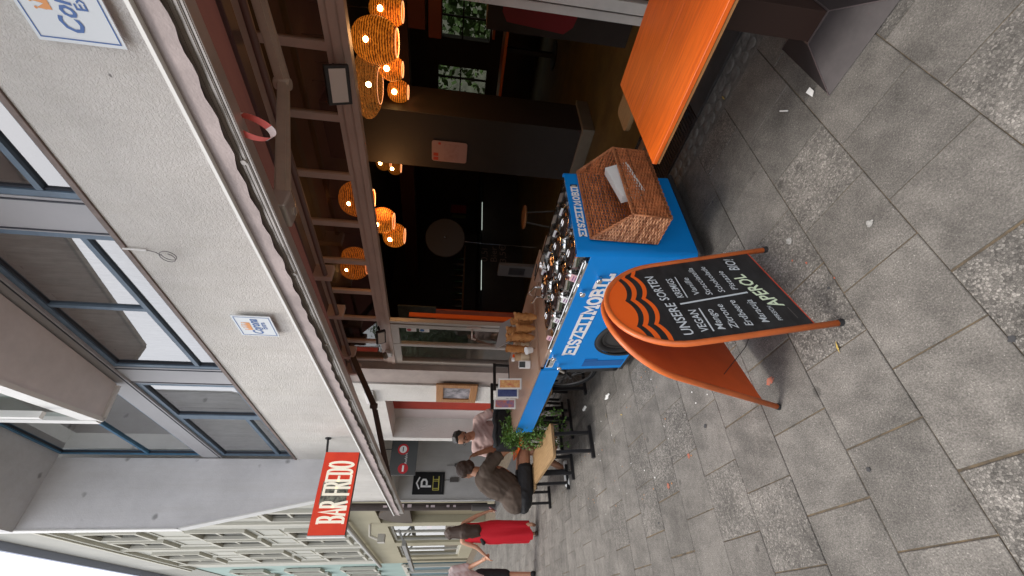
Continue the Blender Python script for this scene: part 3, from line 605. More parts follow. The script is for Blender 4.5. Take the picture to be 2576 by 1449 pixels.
bm = B(); tube(bm, [(18.7, yw + .02, 4.3), (18.75, yw + .4, 4.25), (18.8, yw + .5, 3.95)], .05, 8); box(bm, 18.6, 18.95, yw + .35, yw + .62, 3.7, 3.95); obj('wall_lantern', bm, M('pale lantern', (.45, .43, .38), .6), far)
teb = thing('teal_building', (40, -3.25, 0), 'teal rendered building at the far end, past the lime tenement', 'building')
bm = B(); box(bm, 31.0, 60, yw, yw - 9, 3.8, 15.2); obj('wall', bm, teal, teb)
bm = B(); box(bm, 31.0, 60, yw + .04, yw - 9, 15.2, 17.88); obj('attic_wall', bm, M('grey attic render far', (.30, .30, .27), .9), teb)
bm = B(); box(bm, 31.01, 60, -2.9, yw - .3, 17.9, 18.02); obj('roof_eave', bm, roofgrey, teb)
bm = B(); box(bm, 31.0, 60, yw + .05, yw - 9, 0, 3.75); obj('shop_front', bm, teal_dk, teb)
bm = B()
for x in (31.2, 34.5, 38, 42): box(bm, x, x + .25, yw + .2, yw + .04, 0, 3.7)
box(bm, 31, 60, yw + .12, yw + .051, 3.6, 3.85); obj('shop_pilaster', bm, lime_trim, teb)
for c in (32.2, 34.6, 38, 41, 44.5, 48): 
    for z0, z1 in ((5.6, 7.4), (8.8, 10.6), (12, 13.6)): far_window(teb, c, c + 1.2, z0, z1, yw + .06, lime_trim)
# drainpipe on the corner
dp = thing('drain_pipe', (14.98, -3.06, 0), 'dark drainpipe with small stickers at the corner of the white building', 'drainpipe')
bm = B(); tube(bm, [(15.12, -3.06, .25), (15.12, -3.06, 4.6)], .11, 12); obj('pipe', bm, M('dark brown pipe', (.05, .035, .03), .6, var=.2, vs=5), dp, smooth=True)
bm = B(); tube(bm, [(14.98, -3.0, .0), (14.98, -3.0, .75)], .1, 12); obj('grey_foot', bm, int_grey, dp, smooth=True)
bm = B()
for z in (3.35, 2.85, 2.62, 2.1, 1.9, 1.45, 1.25): box(bm, 14.995, 15.0, -3.12 + rnd.random() * .05, -3.02, z, z + rnd.uniform(.06, .14))
obj('sticker', bm, M('pale stickers', (.6, .5, .52), .7, var=.3, vs=20), dp)
# trees and added house row across the street, seen only as reflection in panes
for i, (x, y, h) in enumerate([(26, 10.5, 8), (19, 11, 8.5), (33, 11, 8.5)]):
    t = thing('street_tree', (x, y, 0), ['leafy tree across the street, middle of the row of three', 'leafy tree across the street, first of the row', 'leafy tree across the street, last of the row'][i], 'tree', 'trees across the street')
    bm = B(); tube(bm, [(x, y, 0), (x + .1, y, 2.2), (x, y + .1, 4.5), (x + .2, y, 6)], [.22, .17, .13, .06], 10); obj('trunk', bm, M('bark', (.06, .045, .035), .9, var=.4, vs=10), t)
    bm = B(); r2 = random.Random(i)
    for k in range(2600):
        a, b, c = r2.uniform(0, 6.28), r2.uniform(-1, 1), r2.random() ** .4; s = math.sqrt(1 - b * b)
        p = V((x + math.cos(a) * s * c * 4, y + math.sin(a) * s * c * 2.6, h - 4.2 + b * c * 3.9)); q = r2.uniform(.12, .26); u = V((r2.uniform(-1, 1), r2.uniform(-1, 1), r2.uniform(-1, 1))).normalized(); w = u.orthogonal().normalized()
        bm.faces.new([bm.verts.new(p + u * q), bm.verts.new(p + w * q * .6), bm.verts.new(p - u * q), bm.verts.new(p - w * q * .6)])
    obj('crown', bm, leaf_dk, t)

ob = thing('dark_reflection_row', (20, 17, 0), 'unseen grey-green row added behind the street trees to darken pane reflections', 'building'); bm = B(); box(bm, -12, 70, 17, 20, 0, 8.5); obj('front', bm, M('dull green front', (.09, .11, .07), .9, var=.5, vs=.4), ob)  # unseen row added behind the trees to keep white sky out of reflections

# ============================================================ AWNING
aw = thing('awning', (3.5, -3.05, 3.1), 'open brown cloth awning with ribbed aluminium front bar and folding arms', 'awning')
def fz(x): return 2.565 - .034 * (x - .5)
xa, xb = -1.6, 6.87
bm = B()
n = 40
for prof, in (([(-1.285, .0), (-1.285, -.012), (-1.34, -.012), (-1.34, 0)],),):
    for i in range(n):
        x0_, x1_ = xa + (xb - xa) * i / n, xa + (xb - xa) * (i + 1) / n
beam(bm, (xa, -1.30, fz(xa)), (xb, -1.30, fz(xb)), .05, .012); obj('white_lip', bm, M('bright white lip', (.8, .79, .76), .4), aw)
bm = B()
for dz, dy, h in ((-.075, -.005, .016), (-.092, .0, .014), (-.107, .003, .013), (-.121, .0, .012)): beam(bm, (xa, -1.325 + dy, fz(xa) + dz), (xb, -1.325 + dy, fz(xb) + dz), .05, h, bev=.003)
beam(bm, (xa, -1.35, fz(xa) - .065), (xb, -1.35, fz(xb) - .065), .05, .10)
obj('front_bar', bm, bar_alu, aw)
bm = B(); rows_ = []; n = 260
for j in range(6):
    row = []
    for i in range(n + 1):
        x = xa + (xb - xa) * i / n; w = math.sin(x * 9) * .5 + math.sin(x * 21 + 1) * .3 + math.sin(x * 3.7) * .5; t = j / 5
        row.append(bm.verts.new((x, -1.293 + .018 * t + .008 * w * t, fz(x) - .006 - t * (.080 + .010 * w + .005 * math.sin(x * 47)))))
    rows_.append(row)
for j in range(5):
    for i in range(n): bm.faces.new((rows_[j][i], rows_[j][i + 1], rows_[j + 1][i + 1], rows_[j + 1][i]))
obj('valance', bm, fabric_pink, aw, smooth=2)
bm = B(); rows_ = []
for j in range(9):
    t = j / 8; rows_.append([bm.verts.new((xa + (6.75 - .55 * t - xa) * i / 40, -1.37 - 1.75 * t, fz(xa + 8 * i / 40) - .055 + (3.29 - fz(xa + 8 * i / 40) + .05) * t - .04 * math.sin(math.pi * t))) for i in range(41)])
for j in range(8):
    for i in range(40): bm.faces.new((rows_[j][i], rows_[j][i + 1], rows_[j + 1][i + 1], rows_[j + 1][i]))
obj('cloth', bm, fabric_brown, aw, smooth=2)
bm = B(); box(bm, xa, 6.25, YF + .001, -3.07, 3.22, 3.42, bev=.01); obj('cassette', bm, M('dull plum housing', (.13, .085, .085), .55), aw)
bm = B(); tube(bm, [(xa, -3.07, 3.085), (6.1, -3.07, 3.10)], .026, 10); obj('torsion_bar', bm, M('rosy brown tube', (.17, .115, .10), .5), aw, smooth=True)
for x in (3.85, 4.6, 5.6, 6.1):
    bm = B(); box(bm, x - .035, x + .035, -3.03, YF - .01, 3.03, 3.33, bev=.008); obj('wall_bracket', bm, beige_metal, aw)
def arm(pts, mt, nm):
    S_, E_, F_ = map(V, pts); bm = B(); beam(bm, S_, E_, .056, .062, bev=.010); u = (E_ - S_).normalized(); beam(bm, S_ - u * .02 + V((0, 0, -.037)), E_ - u * .03 + V((0, 0, -.037)), .034, .016)
    obj('upper_arm', bm, mt, aw); bm = B(); beam(bm, E_, F_, .045, .054, bev=.008); u = (F_ - E_).normalized(); beam(bm, E_ + u * .05 + V((0, 0, -.031)), F_ - u * .05 + V((0, 0, -.031)), .026, .012); obj('forearm', bm, mt, aw)
    bm = B(); lathe(bm, [(0, -.045), (.032, -.045), (.036, -.038), (.036, .038), (.032, .045), (0, .045)], E_, 16); obj('elbow', bm, mt, aw, smooth=True)
    bm = B(); box(bm, F_.x - .06, F_.x + .06, F_.y - .04, F_.y + .06, F_.z - .045, F_.z + .04, bev=.01); lathe(bm, [(0, 0), (.018, 0), (.018, .008), (0, .008)], F_ + V((0.02, .0, -.052)), 12); obj('end_bracket', bm, mt if mt is arm_dark else bar_alu, aw)
arm([(.62, -3.0, 2.98), (1.44, -2.6, 2.79), (1.33, -1.42, 2.44)], arm_grey, 'a')
arm([(5.6, -3.05, 3.06), (5.5, -2.3, 2.64), (6.08, -1.42, 2.35)], arm_dark, 'b')
for x in (1.02, 1.62, 2.25, 3.0, 3.9, 4.9, 6.0):
    bm = B(); lathe(bm, [(0, 0), (.010, 0), (.010, .008), (0, .008)], (x, -1.300, fz(x) - .10), 10, V((0, 1, 0))); obj('clip', bm, bar_alu, aw)
# barrier tape loop hanging from the bar
tp = thing('barrier_tape', (.84, -1.33, 2.47), 'loop of red and white barrier tape hanging from the awning front bar', 'tape')
def ribbon(nm, pts, w, mats, seg):
    bm = B(); pr = None
    for i, p in enumerate(pts):
        a = bm.verts.new(V(p) + V((w * .35, 0, w / 2))); b = bm.verts.new(V(p) - V((w * .35, 0, w / 2)))
        if pr: f = bm.faces.new((pr[0], a, b, pr[1])); f.material_index = (i // seg) % 2
        pr = (a, b)
    return obj(nm, bm, mats, tp, smooth=2)
pts = []
for i in range(29):
    t = i / 28 * math.pi * 2; pts.append((.885 + .022 * math.sin(t) + .045 * (1 - math.cos(t)) / 2, -1.34 + .022 * math.sin(t), 2.47 - .13 * (1 - math.cos(t)) / 2))
ribbon('ribbon', pts, .024, [M('white tape', (.75, .62, .6), .6), M('red tape', (.62, .1, .08), .6)], 6)

# ============================================================ FLOODLIGHTS etc
def flood(x, z, s, label, yaw):
    t = thing('floodlight', (x, YG + .05, z), label, 'floodlight', 'floodlights on the beam'); mt = Matrix.Translation((x, YG + .16, z)) @ Matrix.Rotation(R(yaw), 4, 'Z') @ Matrix.Rotation(R(-28), 4, 'X')
    def add(nm, fn, m_):
        bm = B(); fn(bm); bmesh.ops.transform(bm, matrix=mt, verts=bm.verts); obj(nm, bm, m_, t)
    add('housing', lambda bm: [box(bm, -s, s, -.03, .012, -s * .62, s * .62, bev=.006)] + [box(bm, -s * .9, s * .9, -.055, -.03, -s * .5 + i * s * .2, -s * .46 + i * s * .2) for i in range(6)], black)
    add('lens', lambda bm: box(bm, -s * .85, s * .85, .012, .016, -s * .42, s * .42), M('frosted lens', (.70, .67, .63), .3))
    bm = B(); tube(bm, [(x - s * .6, YG + .13, z), (x - s * .6, YG + .03, z + .05), (x + s * .2, YG + .03, z + .05)], .012); obj('bracket', bm, black, t)
flood(1.73, 2.64, .14, 'black floodlight with square frosted lens on the beam right of the tape', 10)
flood(5.27, 2.66, .105, 'smaller black floodlight on the beam above the glass door', 20)
t = thing('wall_camera', (5.9, YG, 2.66), 'round grey motion sensor on a white box on the beam above the door', 'sensor')
bm = B(); box(bm, 5.86, 5.98, YG + .02, YG + .07, 2.58, 2.68, bev=.006); obj('base', bm, white_paint, t); bm = B(); lathe(bm, [(0, -.03), (.05, -.02), (.055, .0), (.05, .02), (0, .03)], (5.85, YG + .12, 2.66), 16, V((.4, .3, 1))); obj('dome', bm, M('khaki plastic', (.2, .18, .14), .5), t, smooth=True)

# ============================================================ PENDANT LAMPS
def lampmat(name, c, s, scale):
    mt = bpy.data.materials.new(name); mt.use_nodes = True; n = mt.node_tree.nodes; l = mt.node_tree.links; b = n['Principled BSDF']
    tc = n.new('ShaderNodeTexCoord'); mp = n.new('ShaderNodeMapping'); mp.inputs['Scale'].default_value = (1, 1, 1.9); l.new(tc.outputs['Object'], mp.inputs[0])
    t = n.new('ShaderNodeTexNoise'); t.inputs['Scale'].default_value = scale; t.inputs['Detail'].default_value = 3; t.inputs['Distortion'].default_value = 1.5; l.new(mp.outputs[0], t.inputs[0])
    wv = n.new('ShaderNodeTexWave'); wv.bands_direction = 'Z'; wv.inputs['Scale'].default_value = scale * .55; wv.inputs['Distortion'].default_value = 3; l.new(tc.outputs['Object'], wv.inputs[0])
    mm = n.new('ShaderNodeMath'); mm.operation = 'MULTIPLY_ADD'; mm.inputs[1].default_value = .35; l.new(wv.outputs['Fac'], mm.inputs[0]); l.new(t.outputs[0], mm.inputs[2])
    r = n.new('ShaderNodeValToRGB'); r.color_ramp.elements[0].position = .52; r.color_ramp.elements[1].position = .88; r.color_ramp.elements[0].color = (c[0] * .12, c[1] * .08, c[2] * .06, 1); r.color_ramp.elements[1].color = (*c, 1)
    l.new(mm.outputs[0], r.inputs[0]); l.new(r.outputs[0], b.inputs['Emission Color']); b.inputs['Emission Strength'].default_value = s; l.new(r.outputs[0], b.inputs['Base Color']); b.inputs['Roughness'].default_value = .8
    bp = n.new('ShaderNodeBump'); bp.inputs['Strength'].default_value = .8; bp.inputs['Distance'].default_value = .01; l.new(mm.outputs[0], bp.inputs['Height']); l.new(bp.outputs[0], b.inputs['Normal'])
    return mt
lm = lampmat('glowing rattan weave', (.82, .22, .018), .36, 24); lm2 = lampmat('dimmer rattan weave', (.4, .12, .012), .25, 42)
bulb = M('lit bulb', (1, .8, .4), .5, emit=(1, .62, .22), es=30); rim_m = M('glowing rim', (.8, .4, .2), .5, emit=(.9, .35, .15), es=.8)
def lamp(c, rx, rz, label, mt=lm, light=0, wide=False):
    c = V(c); t = thing('pendant_lamp', c, label, 'pendant lamp', 'rattan pendant lamps over the bar room')
    bm = B(); pr = []
    for i in range(13):
        a = -58 + 136 * i / 12; pr.append((rx * math.cos(R(a)) ** (.8 if not wide else 1), rz * math.sin(R(a))))
    lathe(bm, pr, c, 32); o = obj('shade', bm, mt, t, smooth=2)
    bm = B(); zr = rz * math.sin(R(-58)); rr = rx * math.cos(R(-58)) ** (.8 if not wide else 1); tube(bm, [c + V((rr * math.cos(a), rr * math.sin(a), zr)) for a in [k * math.pi / 10 for k in range(20)]], .006 if not wide else .003, 6, close=True); obj('rim', bm, rim_m, t)
    bm = B(); tube(bm, [c + V((0, 0, rz * .95)), (c.x + .03, c.y, min(3.32, c.z + 1.2))], .004, 6); obj('cord', bm, black, t)
    bm = B(); ell(bm, c + V((-.35 * rx, .82 * rx, .25 * rz)) if not wide else c + V((0, .0, 0)), (.03, .03, .03), seg=10); obj('bulb', bm, bulb, t, smooth=2)
    if light:
        ld = bpy.data.lights.new('glow', 'POINT'); ld.energy = light; ld.color = (1, .5, .18); ld.shadow_soft_size = .1; lo = bpy.data.objects.new('lamp_glow', ld); COL.objects.link(lo); lo.location = c + V((0, 0, -rz - .1)); lo.parent = t; lo.matrix_parent_inverse = Matrix.Translation(-c)
    return t
def openweave():
    mt = lampmat('half open cane weave', (.42, .16, .03), .3, 24); n = mt.node_tree.nodes; l = mt.node_tree.links; o = n['Material Output']; t = n.new('ShaderNodeBsdfTransparent'); x = n.new('ShaderNodeMixShader'); x.inputs[0].default_value = .5
    l.new(n['Principled BSDF'].outputs[0], x.inputs[2]); l.new(t.outputs[0], x.inputs[1]); l.new(x.outputs[0], o.inputs[0]); return mt
k = 4.6 / 5
def at5(x, z, kk=k): return (x * kk, -5 * kk, 1.7 + (z - 1.7) * kk)
lamp(at5(2.16, 2.69), .215, .235, 'largest glowing barrel rattan pendant at the right of the room', light=5.5)
fl = lamp(at5(2.66, 2.83), .345, .145, 'wide flat see-through rattan pendant with bare bulb', mt=openweave(), wide=True)
bm = B(); c_ = V(at5(2.66, 2.83)); wr = random.Random(2)
for i in range(64):
    a = i * math.pi / 32; tube(bm, [c_ + V((.345 * math.cos(R(e)) * math.cos(a + .25 * math.sin(e * .05 + i)), .345 * math.cos(R(e)) * math.sin(a + .25 * math.sin(e * .05 + i)), .145 * math.sin(R(e)))) for e in range(-56, 80, 15)], .0022, 4, cap=False)
for e in range(-56, 80, 9): tube(bm, [c_ + V((.345 * math.cos(R(e)) * math.cos(a), .345 * math.cos(R(e)) * math.sin(a), .145 * math.sin(R(e)))) for a in [i * math.pi / 20 for i in range(40)]], .002, 4, close=True)
obj('open_weave', bm, lampmat('lit cane strands', (.35, .12, .02), .35, 60), fl)
lamp(at5(2.44, 2.55, .96), .13, .135, 'mid-size glowing rattan pendant right under the largest one')
lamp(at5(2.70, 2.49, .98), .125, .125, 'small round rattan pendant left of and below the flat one')
lamp(at5(1.85, 2.55, 1.0), .16, .18, 'rattan pendant cut by the picture edge, beside the room corner')
lamp(at5(2.25, 2.75, 1.25), .12, .14, 'small dim rattan pendant hanging behind the largest one', mt=lm2)
lamp(at5(1.5, 2.92, .9), .12, .1, 'rattan pendant peeking at the very edge above the beam', mt=lm2)
k2 = 4.25 / 5.5
def at55(x, z, kk=k2): return (x * kk, -5.5 * kk, 1.7 + (z - 1.7) * kk)
lamp(at55(4.85, 3.33), .22, .22, 'large rattan pendant seen half through the transom glass', light=5.5)
lamp(at55(5.28, 2.98), .17, .17, 'middle rattan pendant of the cluster left of the pillar')
lamp(at55(5.62, 2.80), .165, .155, 'lowest small round rattan pendant left of the pillar')
lamp(at55(6.45, 3.60), .24, .22, 'leftmost rattan pendant behind the transom panes', mt=lm)
lamp((4.6, -6.2, 3.0), .15, .13, 'dim rattan pendant peeping from behind the pillar', mt=lm2)
lamp((4.85, -6.4, 2.86), .13, .12, 'lower dim rattan pendant peeping from behind the pillar', mt=lm2)

# ============================================================ SIGNS
def wall_sign(x0, x1, z0, z1, label):
    t = thing('beer_sign', ((x0 + x1) / 2, YF + .01, z0), label, 'sign'); bm = B(); box(bm, x0, x1, YF + .045, YF + .055, z0, z1); box(bm, x0 + .08, x1 - .08, YF + .002, YF + .045, z0 + .08, z1 - .08); obj('panel', bm, M('white enamel sign', (.68, .73, .76), .35), t)
    bm = B(); w = x1 - x0; bl = M('sign blue', (.035, .12, .36), .4); y = YF + .0565; g = .022; tt = .008
    for a, b, c, d in ((x0 + g, x1 - g, z0 + g, z0 + g + tt), (x0 + g, x1 - g, z1 - g - tt, z1 - g), (x0 + g, x0 + g + tt, z0 + g + tt, z1 - g - tt), (x1 - g - tt, x1 - g, z0 + g + tt, z1 - g - tt)): box(bm, a, b, y, y + .001, c, d)
    obj('border', bm, bl, t)
    xd, yd = (-1, 0, 0), (0, 0, 1); c = (x0 + x1) / 2
    # seen from the street +x runs to the left
    text('brand_word', 'Corona', (c + w * .37, y, z0 + (z1 - z0) * .38), xd, yd, w * .74, .13, bl, t, bold=.02, shear=.25)
    text('small_word', 'Extra', (c + w * .12, y, z0 + (z1 - z0) * .22), xd, yd, w * .34, .07, bl, t, bold=.015)
    bm = B(); cz = z0 + (z1 - z0) * .68; org = M('sign orange', (.75, .32, .1), .5)
    def C2(u, v, h): return V((c - u, y + h, cz + v))
    for i, sp in enumerate((-.07, -.035, 0, .035, .07)):
        poly(bm, [C2(sp - .018, 0, .001 + .0002 * i), C2(sp + .018, 0, .001 + .0002 * i), C2(sp * 1.15, .075 - abs(sp) * .3, .001 + .0002 * i)]); poly(bm, [C2(sp * 1.15 + .009 * math.cos(a), .08 - abs(sp) * .3 + .009 * math.sin(a), .0022) for a in [k_ * math.pi / 4 for k_ in range(8)]])
    box(bm, c - .085, c + .085, y + .0004, y + .001, cz - .03, cz); obj('crown_emblem', bm, org, t)
wall_sign(1.06, 1.63, 3.975, 4.50, 'larger white beer sign with blue border at the top right corner of the photo')
wall_sign(4.83, 5.29, 3.965, 4.43, 'smaller white beer sign on the plaster left of the hanging cable')
sg = thing('bar_sign', (9.3, YF, 4.07), 'projecting red lightbox reading BAR FREDO on a black bracket', 'sign')
bm = B(); box(bm, 9.3, 9.42, -2.90, -1.415, 3.41, 4.07, bev=.006); obj('box', bm, M('dark box sides', (.10, .09, .09), .5), sg)
bm = B(); box(bm, 9.296, 9.2985, -2.895, -1.42, 3.415, 4.065); obj('red_face', bm, M('red sign face', (.62, .035, .012), .45, col2=(.72, .06, .015), var=.2, vs=2, emit=(.7, .04, .015), es=.18), sg)
bm = B(); box(bm, 9.29, 9.43, -1.414, -1.39, 3.41, 4.07); obj('white_end', bm, white_paint, sg)
bm = B(); block_text(bm, 'BAR', (9.2945, -1.60, 3.465), (0, -1, 0), (0, 0, 1), .40, .50, .046, gap=.16); block_text(bm, 'FREDO', (9.2945, -2.07, 3.465), (0, -1, 0), (0, 0, 1), .66, .50, .046, gap=.16); obj('lettering', bm, M('cream letters', (.85, .8, .66), .5, emit=(.9, .85, .7), es=.25), sg)
bm = B(); box(bm, 9.2935, 9.2958, -2.34, -1.92, 3.50, 3.985); obj('centre_picture', bm, M('dark collage picture', (.02, .02, .02), .5, col2=(.35, .36, .28), var=.5, vs=16), sg)
bm = B(); tube(bm, [(9.36, YF, 4.1), (9.36, -2.8, 4.05)], .022, 8); lathe(bm, [(0, 0), (.06, 0), (.06, .02), (0, .02)], (9.36, YF, 4.1), 14, V((0, 1, 0))); obj('bracket', bm, black, sg)
# parking sign on the driveway wall
pk = thing('parking_sign', (14.99, -3.7, 1.65), 'black parking sign with white roof mark and P and yellow bars on grey driveway wall', 'sign')
bm = B(); box(bm, 14.97, 14.995, -4.06, -3.38, 1.65, 2.645); obj('panel', bm, M('black sign panel', (.012, .012, .014), .4), pk)
wi = white_ink; bm = B(); o_ = V((14.966, -3.38, 1.65)); fn = lambda u, v, h: o_ + V((-h, -u, v))
stroke(bm, [(.16, .79), (.34, .88), (.52, .79)], .045, fn, .001)
stroke(bm, [(.24, .42), (.24, .72), (.38, .72), (.44, .68), (.44, .60), (.38, .56), (.24, .56)], .06, fn, .0014); obj('white_marks', bm, wi, pk)
bm = B()
for u in (.13, .40): stroke(bm, [(u, .17), (u, .37)], .02, fn, .001); stroke(bm, [(u + .05, .17), (u + .05, .37)], .02, fn, .001)
stroke(bm, [(.12, .18), (.55, .18)], .03, fn, .0018); stroke(bm, [(.12, .36), (.55, .36)], .02, fn, .0018); obj('yellow_marks', bm, M('yellow print', (.6, .55, .12), .5), pk)
bm = B(); stroke(bm, [(.08, .08), (.6, .08)], .012, fn, .001); obj('small_print', bm, int_grey, pk)
ex = thing('exit_sign', (10.5, -3.0, 2.3), 'grey hanging driveway sign Ausfahrt with two round no-entry symbols', 'sign')
bm = B(); box(bm, 10.5, 10.53, -3.75, -2.78, 2.33, 2.93); obj('panel', bm, M('dark grey sign panel', (.075, .08, .082), .5), ex)
bm = B(); tube(bm, [(10.515, -3.35, 2.93), (10.515, -3.35, 3.12)], .012); tube(bm, [(10.515, -3.6, 2.93), (10.515, -3.6, 3.12)], .012); obj('hanger', bm, black, ex)
bm = B(); X_ = V((-1, 0, 0)); lathe(bm, [(0, .0), (.115, .0)], (10.498, -2.92, 2.62), 24, X_); obj('red_symbol', bm, M('sign red disc', (.55, .02, .03), .5), ex); bm = B(); lathe(bm, [(.085, .001), (.125, .001)], (10.497, -3.35, 2.66), 24, X_); obj('red_symbol', bm, M('sign red', (.55, .02, .03), .5), ex)
bm = B(); box(bm, 10.494, 10.496, -2.99, -2.85, 2.6, 2.64); obj('white_symbol', bm, wi, ex); bm = B(); lathe(bm, [(0, 0), (.085, 0)], (10.4975, -3.35, 2.66), 24, X_); obj('white_symbol', bm, wi, ex)
text('exit_word', 'Ausfahrt', (10.498, -3.02, 2.55), (0, -1, 0), (0, 0, 1), .24, .06, wi, ex)
bm = B(); box(bm, 10.492, 10.494, -3.40, -3.30, 2.65, 2.67); obj('dark_symbol', bm, black, ex)
# framed notice on the white pier
fr = thing('framed_notice', (6.98, YF, 1.2), 'orange-brown wooden frame with grey street map print on the white pier', 'picture')
bm = B(); x0, x1, z0, z1 = 6.64, 7.33, 1.215, 1.905
for a, b, c, d in ((x0, x1, z0, z0 + .12), (x0, x1, z1 - .12, z1), (x0, x0 + .12, z0 + .12, z1 - .12), (x1 - .12, x1, z0 + .12, z1 - .12)): box(bm, a, b, YF + .001, YF + .035, c, d, bev=.006)
obj('frame', bm, wood_frame, fr)
bm = B(); box(bm, x0 + .12, x1 - .12, YF + .002, YF + .012, z0 + .12, z1 - .12); obj('print', bm, M('grey print', (.45, .42, .45), .5, col2=(.06, .06, .07), var=.5, vs=7), fr)
# cable on the wall and its ring
cb = thing('hanging_cable', (3.72, YF, 5.0), 'thin grey cable with a coiled ring hanging below the window sill', 'cable')
bm = B(); tube(bm, [(3.73, YF + .02, 5.08), (3.735, YF + .02, 4.86)], .012, 8); obj('conduit', bm, white_paint, cb)
bm = B(); tube(bm, [(3.735, YF + .02, 4.86), (3.75, YF + .03, 4.78), (3.80, YF + .03, 4.74)] + [(3.77 + .075 * math.sin(a), YF + .035 + .004 * a, 4.665 + .075 * math.cos(a)) for a in [i * .5 for i in range(22)]], .0045, 6); obj('coil', bm, M('grey cable', (.2, .19, .19), .5), cb, smooth=2)
bx = thing('junction_box', (7.9, YF, 3.0), 'small pale junction box on the white wall above the niche', 'box'); bm = B(); box(bm, 7.0, 7.45, YF + .002, YF + .05, 2.95, 3.1, bev=.006); obj('lid', bm, white_paint, bx)
bm = B(); tube(bm, [(14.995, -3.9 - .05 * math.sin(i * 1.9) , 2.05 - .25 * i / 12 * .6 + .03 * math.cos(i * 2.6)) for i in range(22)], .006, 4); part('wall_scribble', bm, M('brown scribble', (.25, .2, .13), .9))
# driveway wall fittings
for (y0, z0, w, h, lb) in ((-3.33 - .9, 1.25, .1, .1, 'small black switch box on grey driveway wall'), (-3.75, 1.2, .13, .28, 'larger dark grey key box on grey driveway wall')):
    t = thing('wall_box', (14.98, y0, z0), lb, 'box', 'boxes on the driveway wall'); bm = B(); box(bm, 14.94, 14.995, y0, y0 - w, z0, z0 + h, bev=.006); obj('case', bm, int_grey, t)
    bm = B(); tube(bm, [(14.98, y0 - w / 2, z0 + h), (14.98, y0 - w / 2, z0 + h + .25)], .008, 6); obj('cable', bm, int_grey, t)

# ============================================================ ICE CREAM CART
ct = thing('ice_cream_cart', (2.7, -2.3, 0), 'bright blue ice cream cart on bicycle wheels lettered EISZEITMOBIL with a folding counter', 'cart')
def sh(bm):
    for v in bm.verts: v.co.y += .075 * (v.co.z - .1)
    return bm
def cpart(nm, bm, mt, par=ct, **k):
    sh(bm); o = obj(nm, bm, mt, ct, **k)
    if par is not ct: o.parent = par; o.matrix_parent_inverse = Matrix.Translation(-ct.location) @ Matrix.Translation(V((0, 0, 0)))
    return o
Xa, Xb, Ya, Yb = 1.915, 3.50, -1.90, -2.735
def rounded(x0, x1, y0, y1, r, n=6):
    p = []
    for cx, cy, a0 in ((x1 - r, y1 - r, 0), (x0 + r, y1 - r, 90), (x0 + r, y0 + r, 180), (x1 - r, y0 + r, 270)):
        for i in range(n + 1): p.append((cx + r * math.cos(R(a0 + 90 * i / n)), cy + r * math.sin(R(a0 + 90 * i / n))))
    return p
# skirt panels as a shell: side with a wheel arch
bm = B()
def side_panel(y, t):
    top = .845; arch = [(2.95 + .30 * math.cos(R(a)), .17 + .30 * math.sin(R(a))) for a in range(-15, 196, 12)]
    pts = [(Xa + .03, .10)] + [(Xa + .03, top), (Xb, top), (Xb, .10)] + arch
    poly(bm, [(x, y, z) for x, z in pts], thick=(0, t, 0))
side_panel(Ya - .012, .012); side_panel(Yb, .012); cpart('side_panel', bm, blue)
bm = B(); fp = [(Xa + .035 - .035 * math.sin(R(a)), Ya - .035 + .035 * math.cos(R(a))) for a in range(0, 91, 15)]; outer = fp + [(x, Ya + Yb - y) for x, y in reversed(fp)]
inn = [(x + .010, Ya - .012 if i < 3 else (Yb + .012 if i > len(outer) - 4 else y)) for i, (x, y) in enumerate(outer)]
poly(bm, [(x, y, .10) for x, y in outer] + [(x, y, .10) for x, y in reversed(inn)], thick=(0, 0, .845)); cpart('front_panel', bm, blue)
bm = B(); box(bm, Xb - .012, Xb, Yb, Ya, .10, .84); cpart('rear_panel', bm, blue)
bm = B(); box(bm, Xa - .012, Xb + .03, Ya + .004, Ya - .03, .07, .102, bev=.006); box(bm, Xa - .014, Xa + .02, Yb - .01, Ya + .002, .068, .104, bev=.006); box(bm, Xa, Xb, Yb - .01, Yb + .03, .07, .1, bev=.006); cpart('rubber_edge', bm, rubber)
bm = B(); box(bm, Xa + .02, 3.18, Ya - .03, Yb + .02, .82, .838); cpart('black_deck', bm, M('glossy black deck', (.012, .011, .011), .12))
bm = B(); box(bm, Xa + .10, 3.30, Ya - .002, Ya - .03, .846, .862); box(bm, Xa + .13, 3.30, Ya - .034, Ya - .038, .839, .87); cpart('chrome_rail', bm, chrome); bm = B(); box(bm, Xa + .03, 3.2, Yb + .0, Yb + .03, .84, .93); cpart('rear_rail', bm, chrome)
bm = B(); box(bm, 3.18, Xb, Ya - .03, Yb, .846, .872); box(bm, 3.05, Xb, Yb - .26, Yb - .002, .875, .892, bev=.003); box(bm, 2.75, 3.05, Yb - .16, Yb - .002, .875, .892, bev=.003); cpart('wood_top', bm, wood_flap)
bm = B(); box(bm, 3.02, 3.17, Ya - .06, Yb + .05, .838, .85); cpart('steel_tray', bm, chrome)
bm = B(); poly(bm, [(Xb + .002, Ya - .004, .872), (5.13, Ya - .004, .872), (5.30, Ya - .22, .872), (5.30, Yb - .25, .872), (Xb + .002, Yb - .25, .872)], thick=(0, 0, .018)); cpart('folding_counter', bm, wood_flap)
bm = B(); poly(bm, [(Xb + .006, Ya - .001, .868), (5.125, Ya - .001, .868), (5.125, Ya - .001, .66), (Xb + .006, Ya - .001, .69)], thick=(0, -.014, 0)); cpart('counter_apron', bm, blue)
for x, z in ((2.15, .735), (2.30, .812), (3.23, .812), (3.40, .725)):
    bm = B(); lathe(bm, [(.012, -.002), (.012, .02), (.019, .02), (.021, .024), (.021, .042), (.018, .046), (0, .046)], (x, Ya + .002, z), 16, V((0, 1, 0)))
    cpart('knob', bm, chrome, smooth=True)
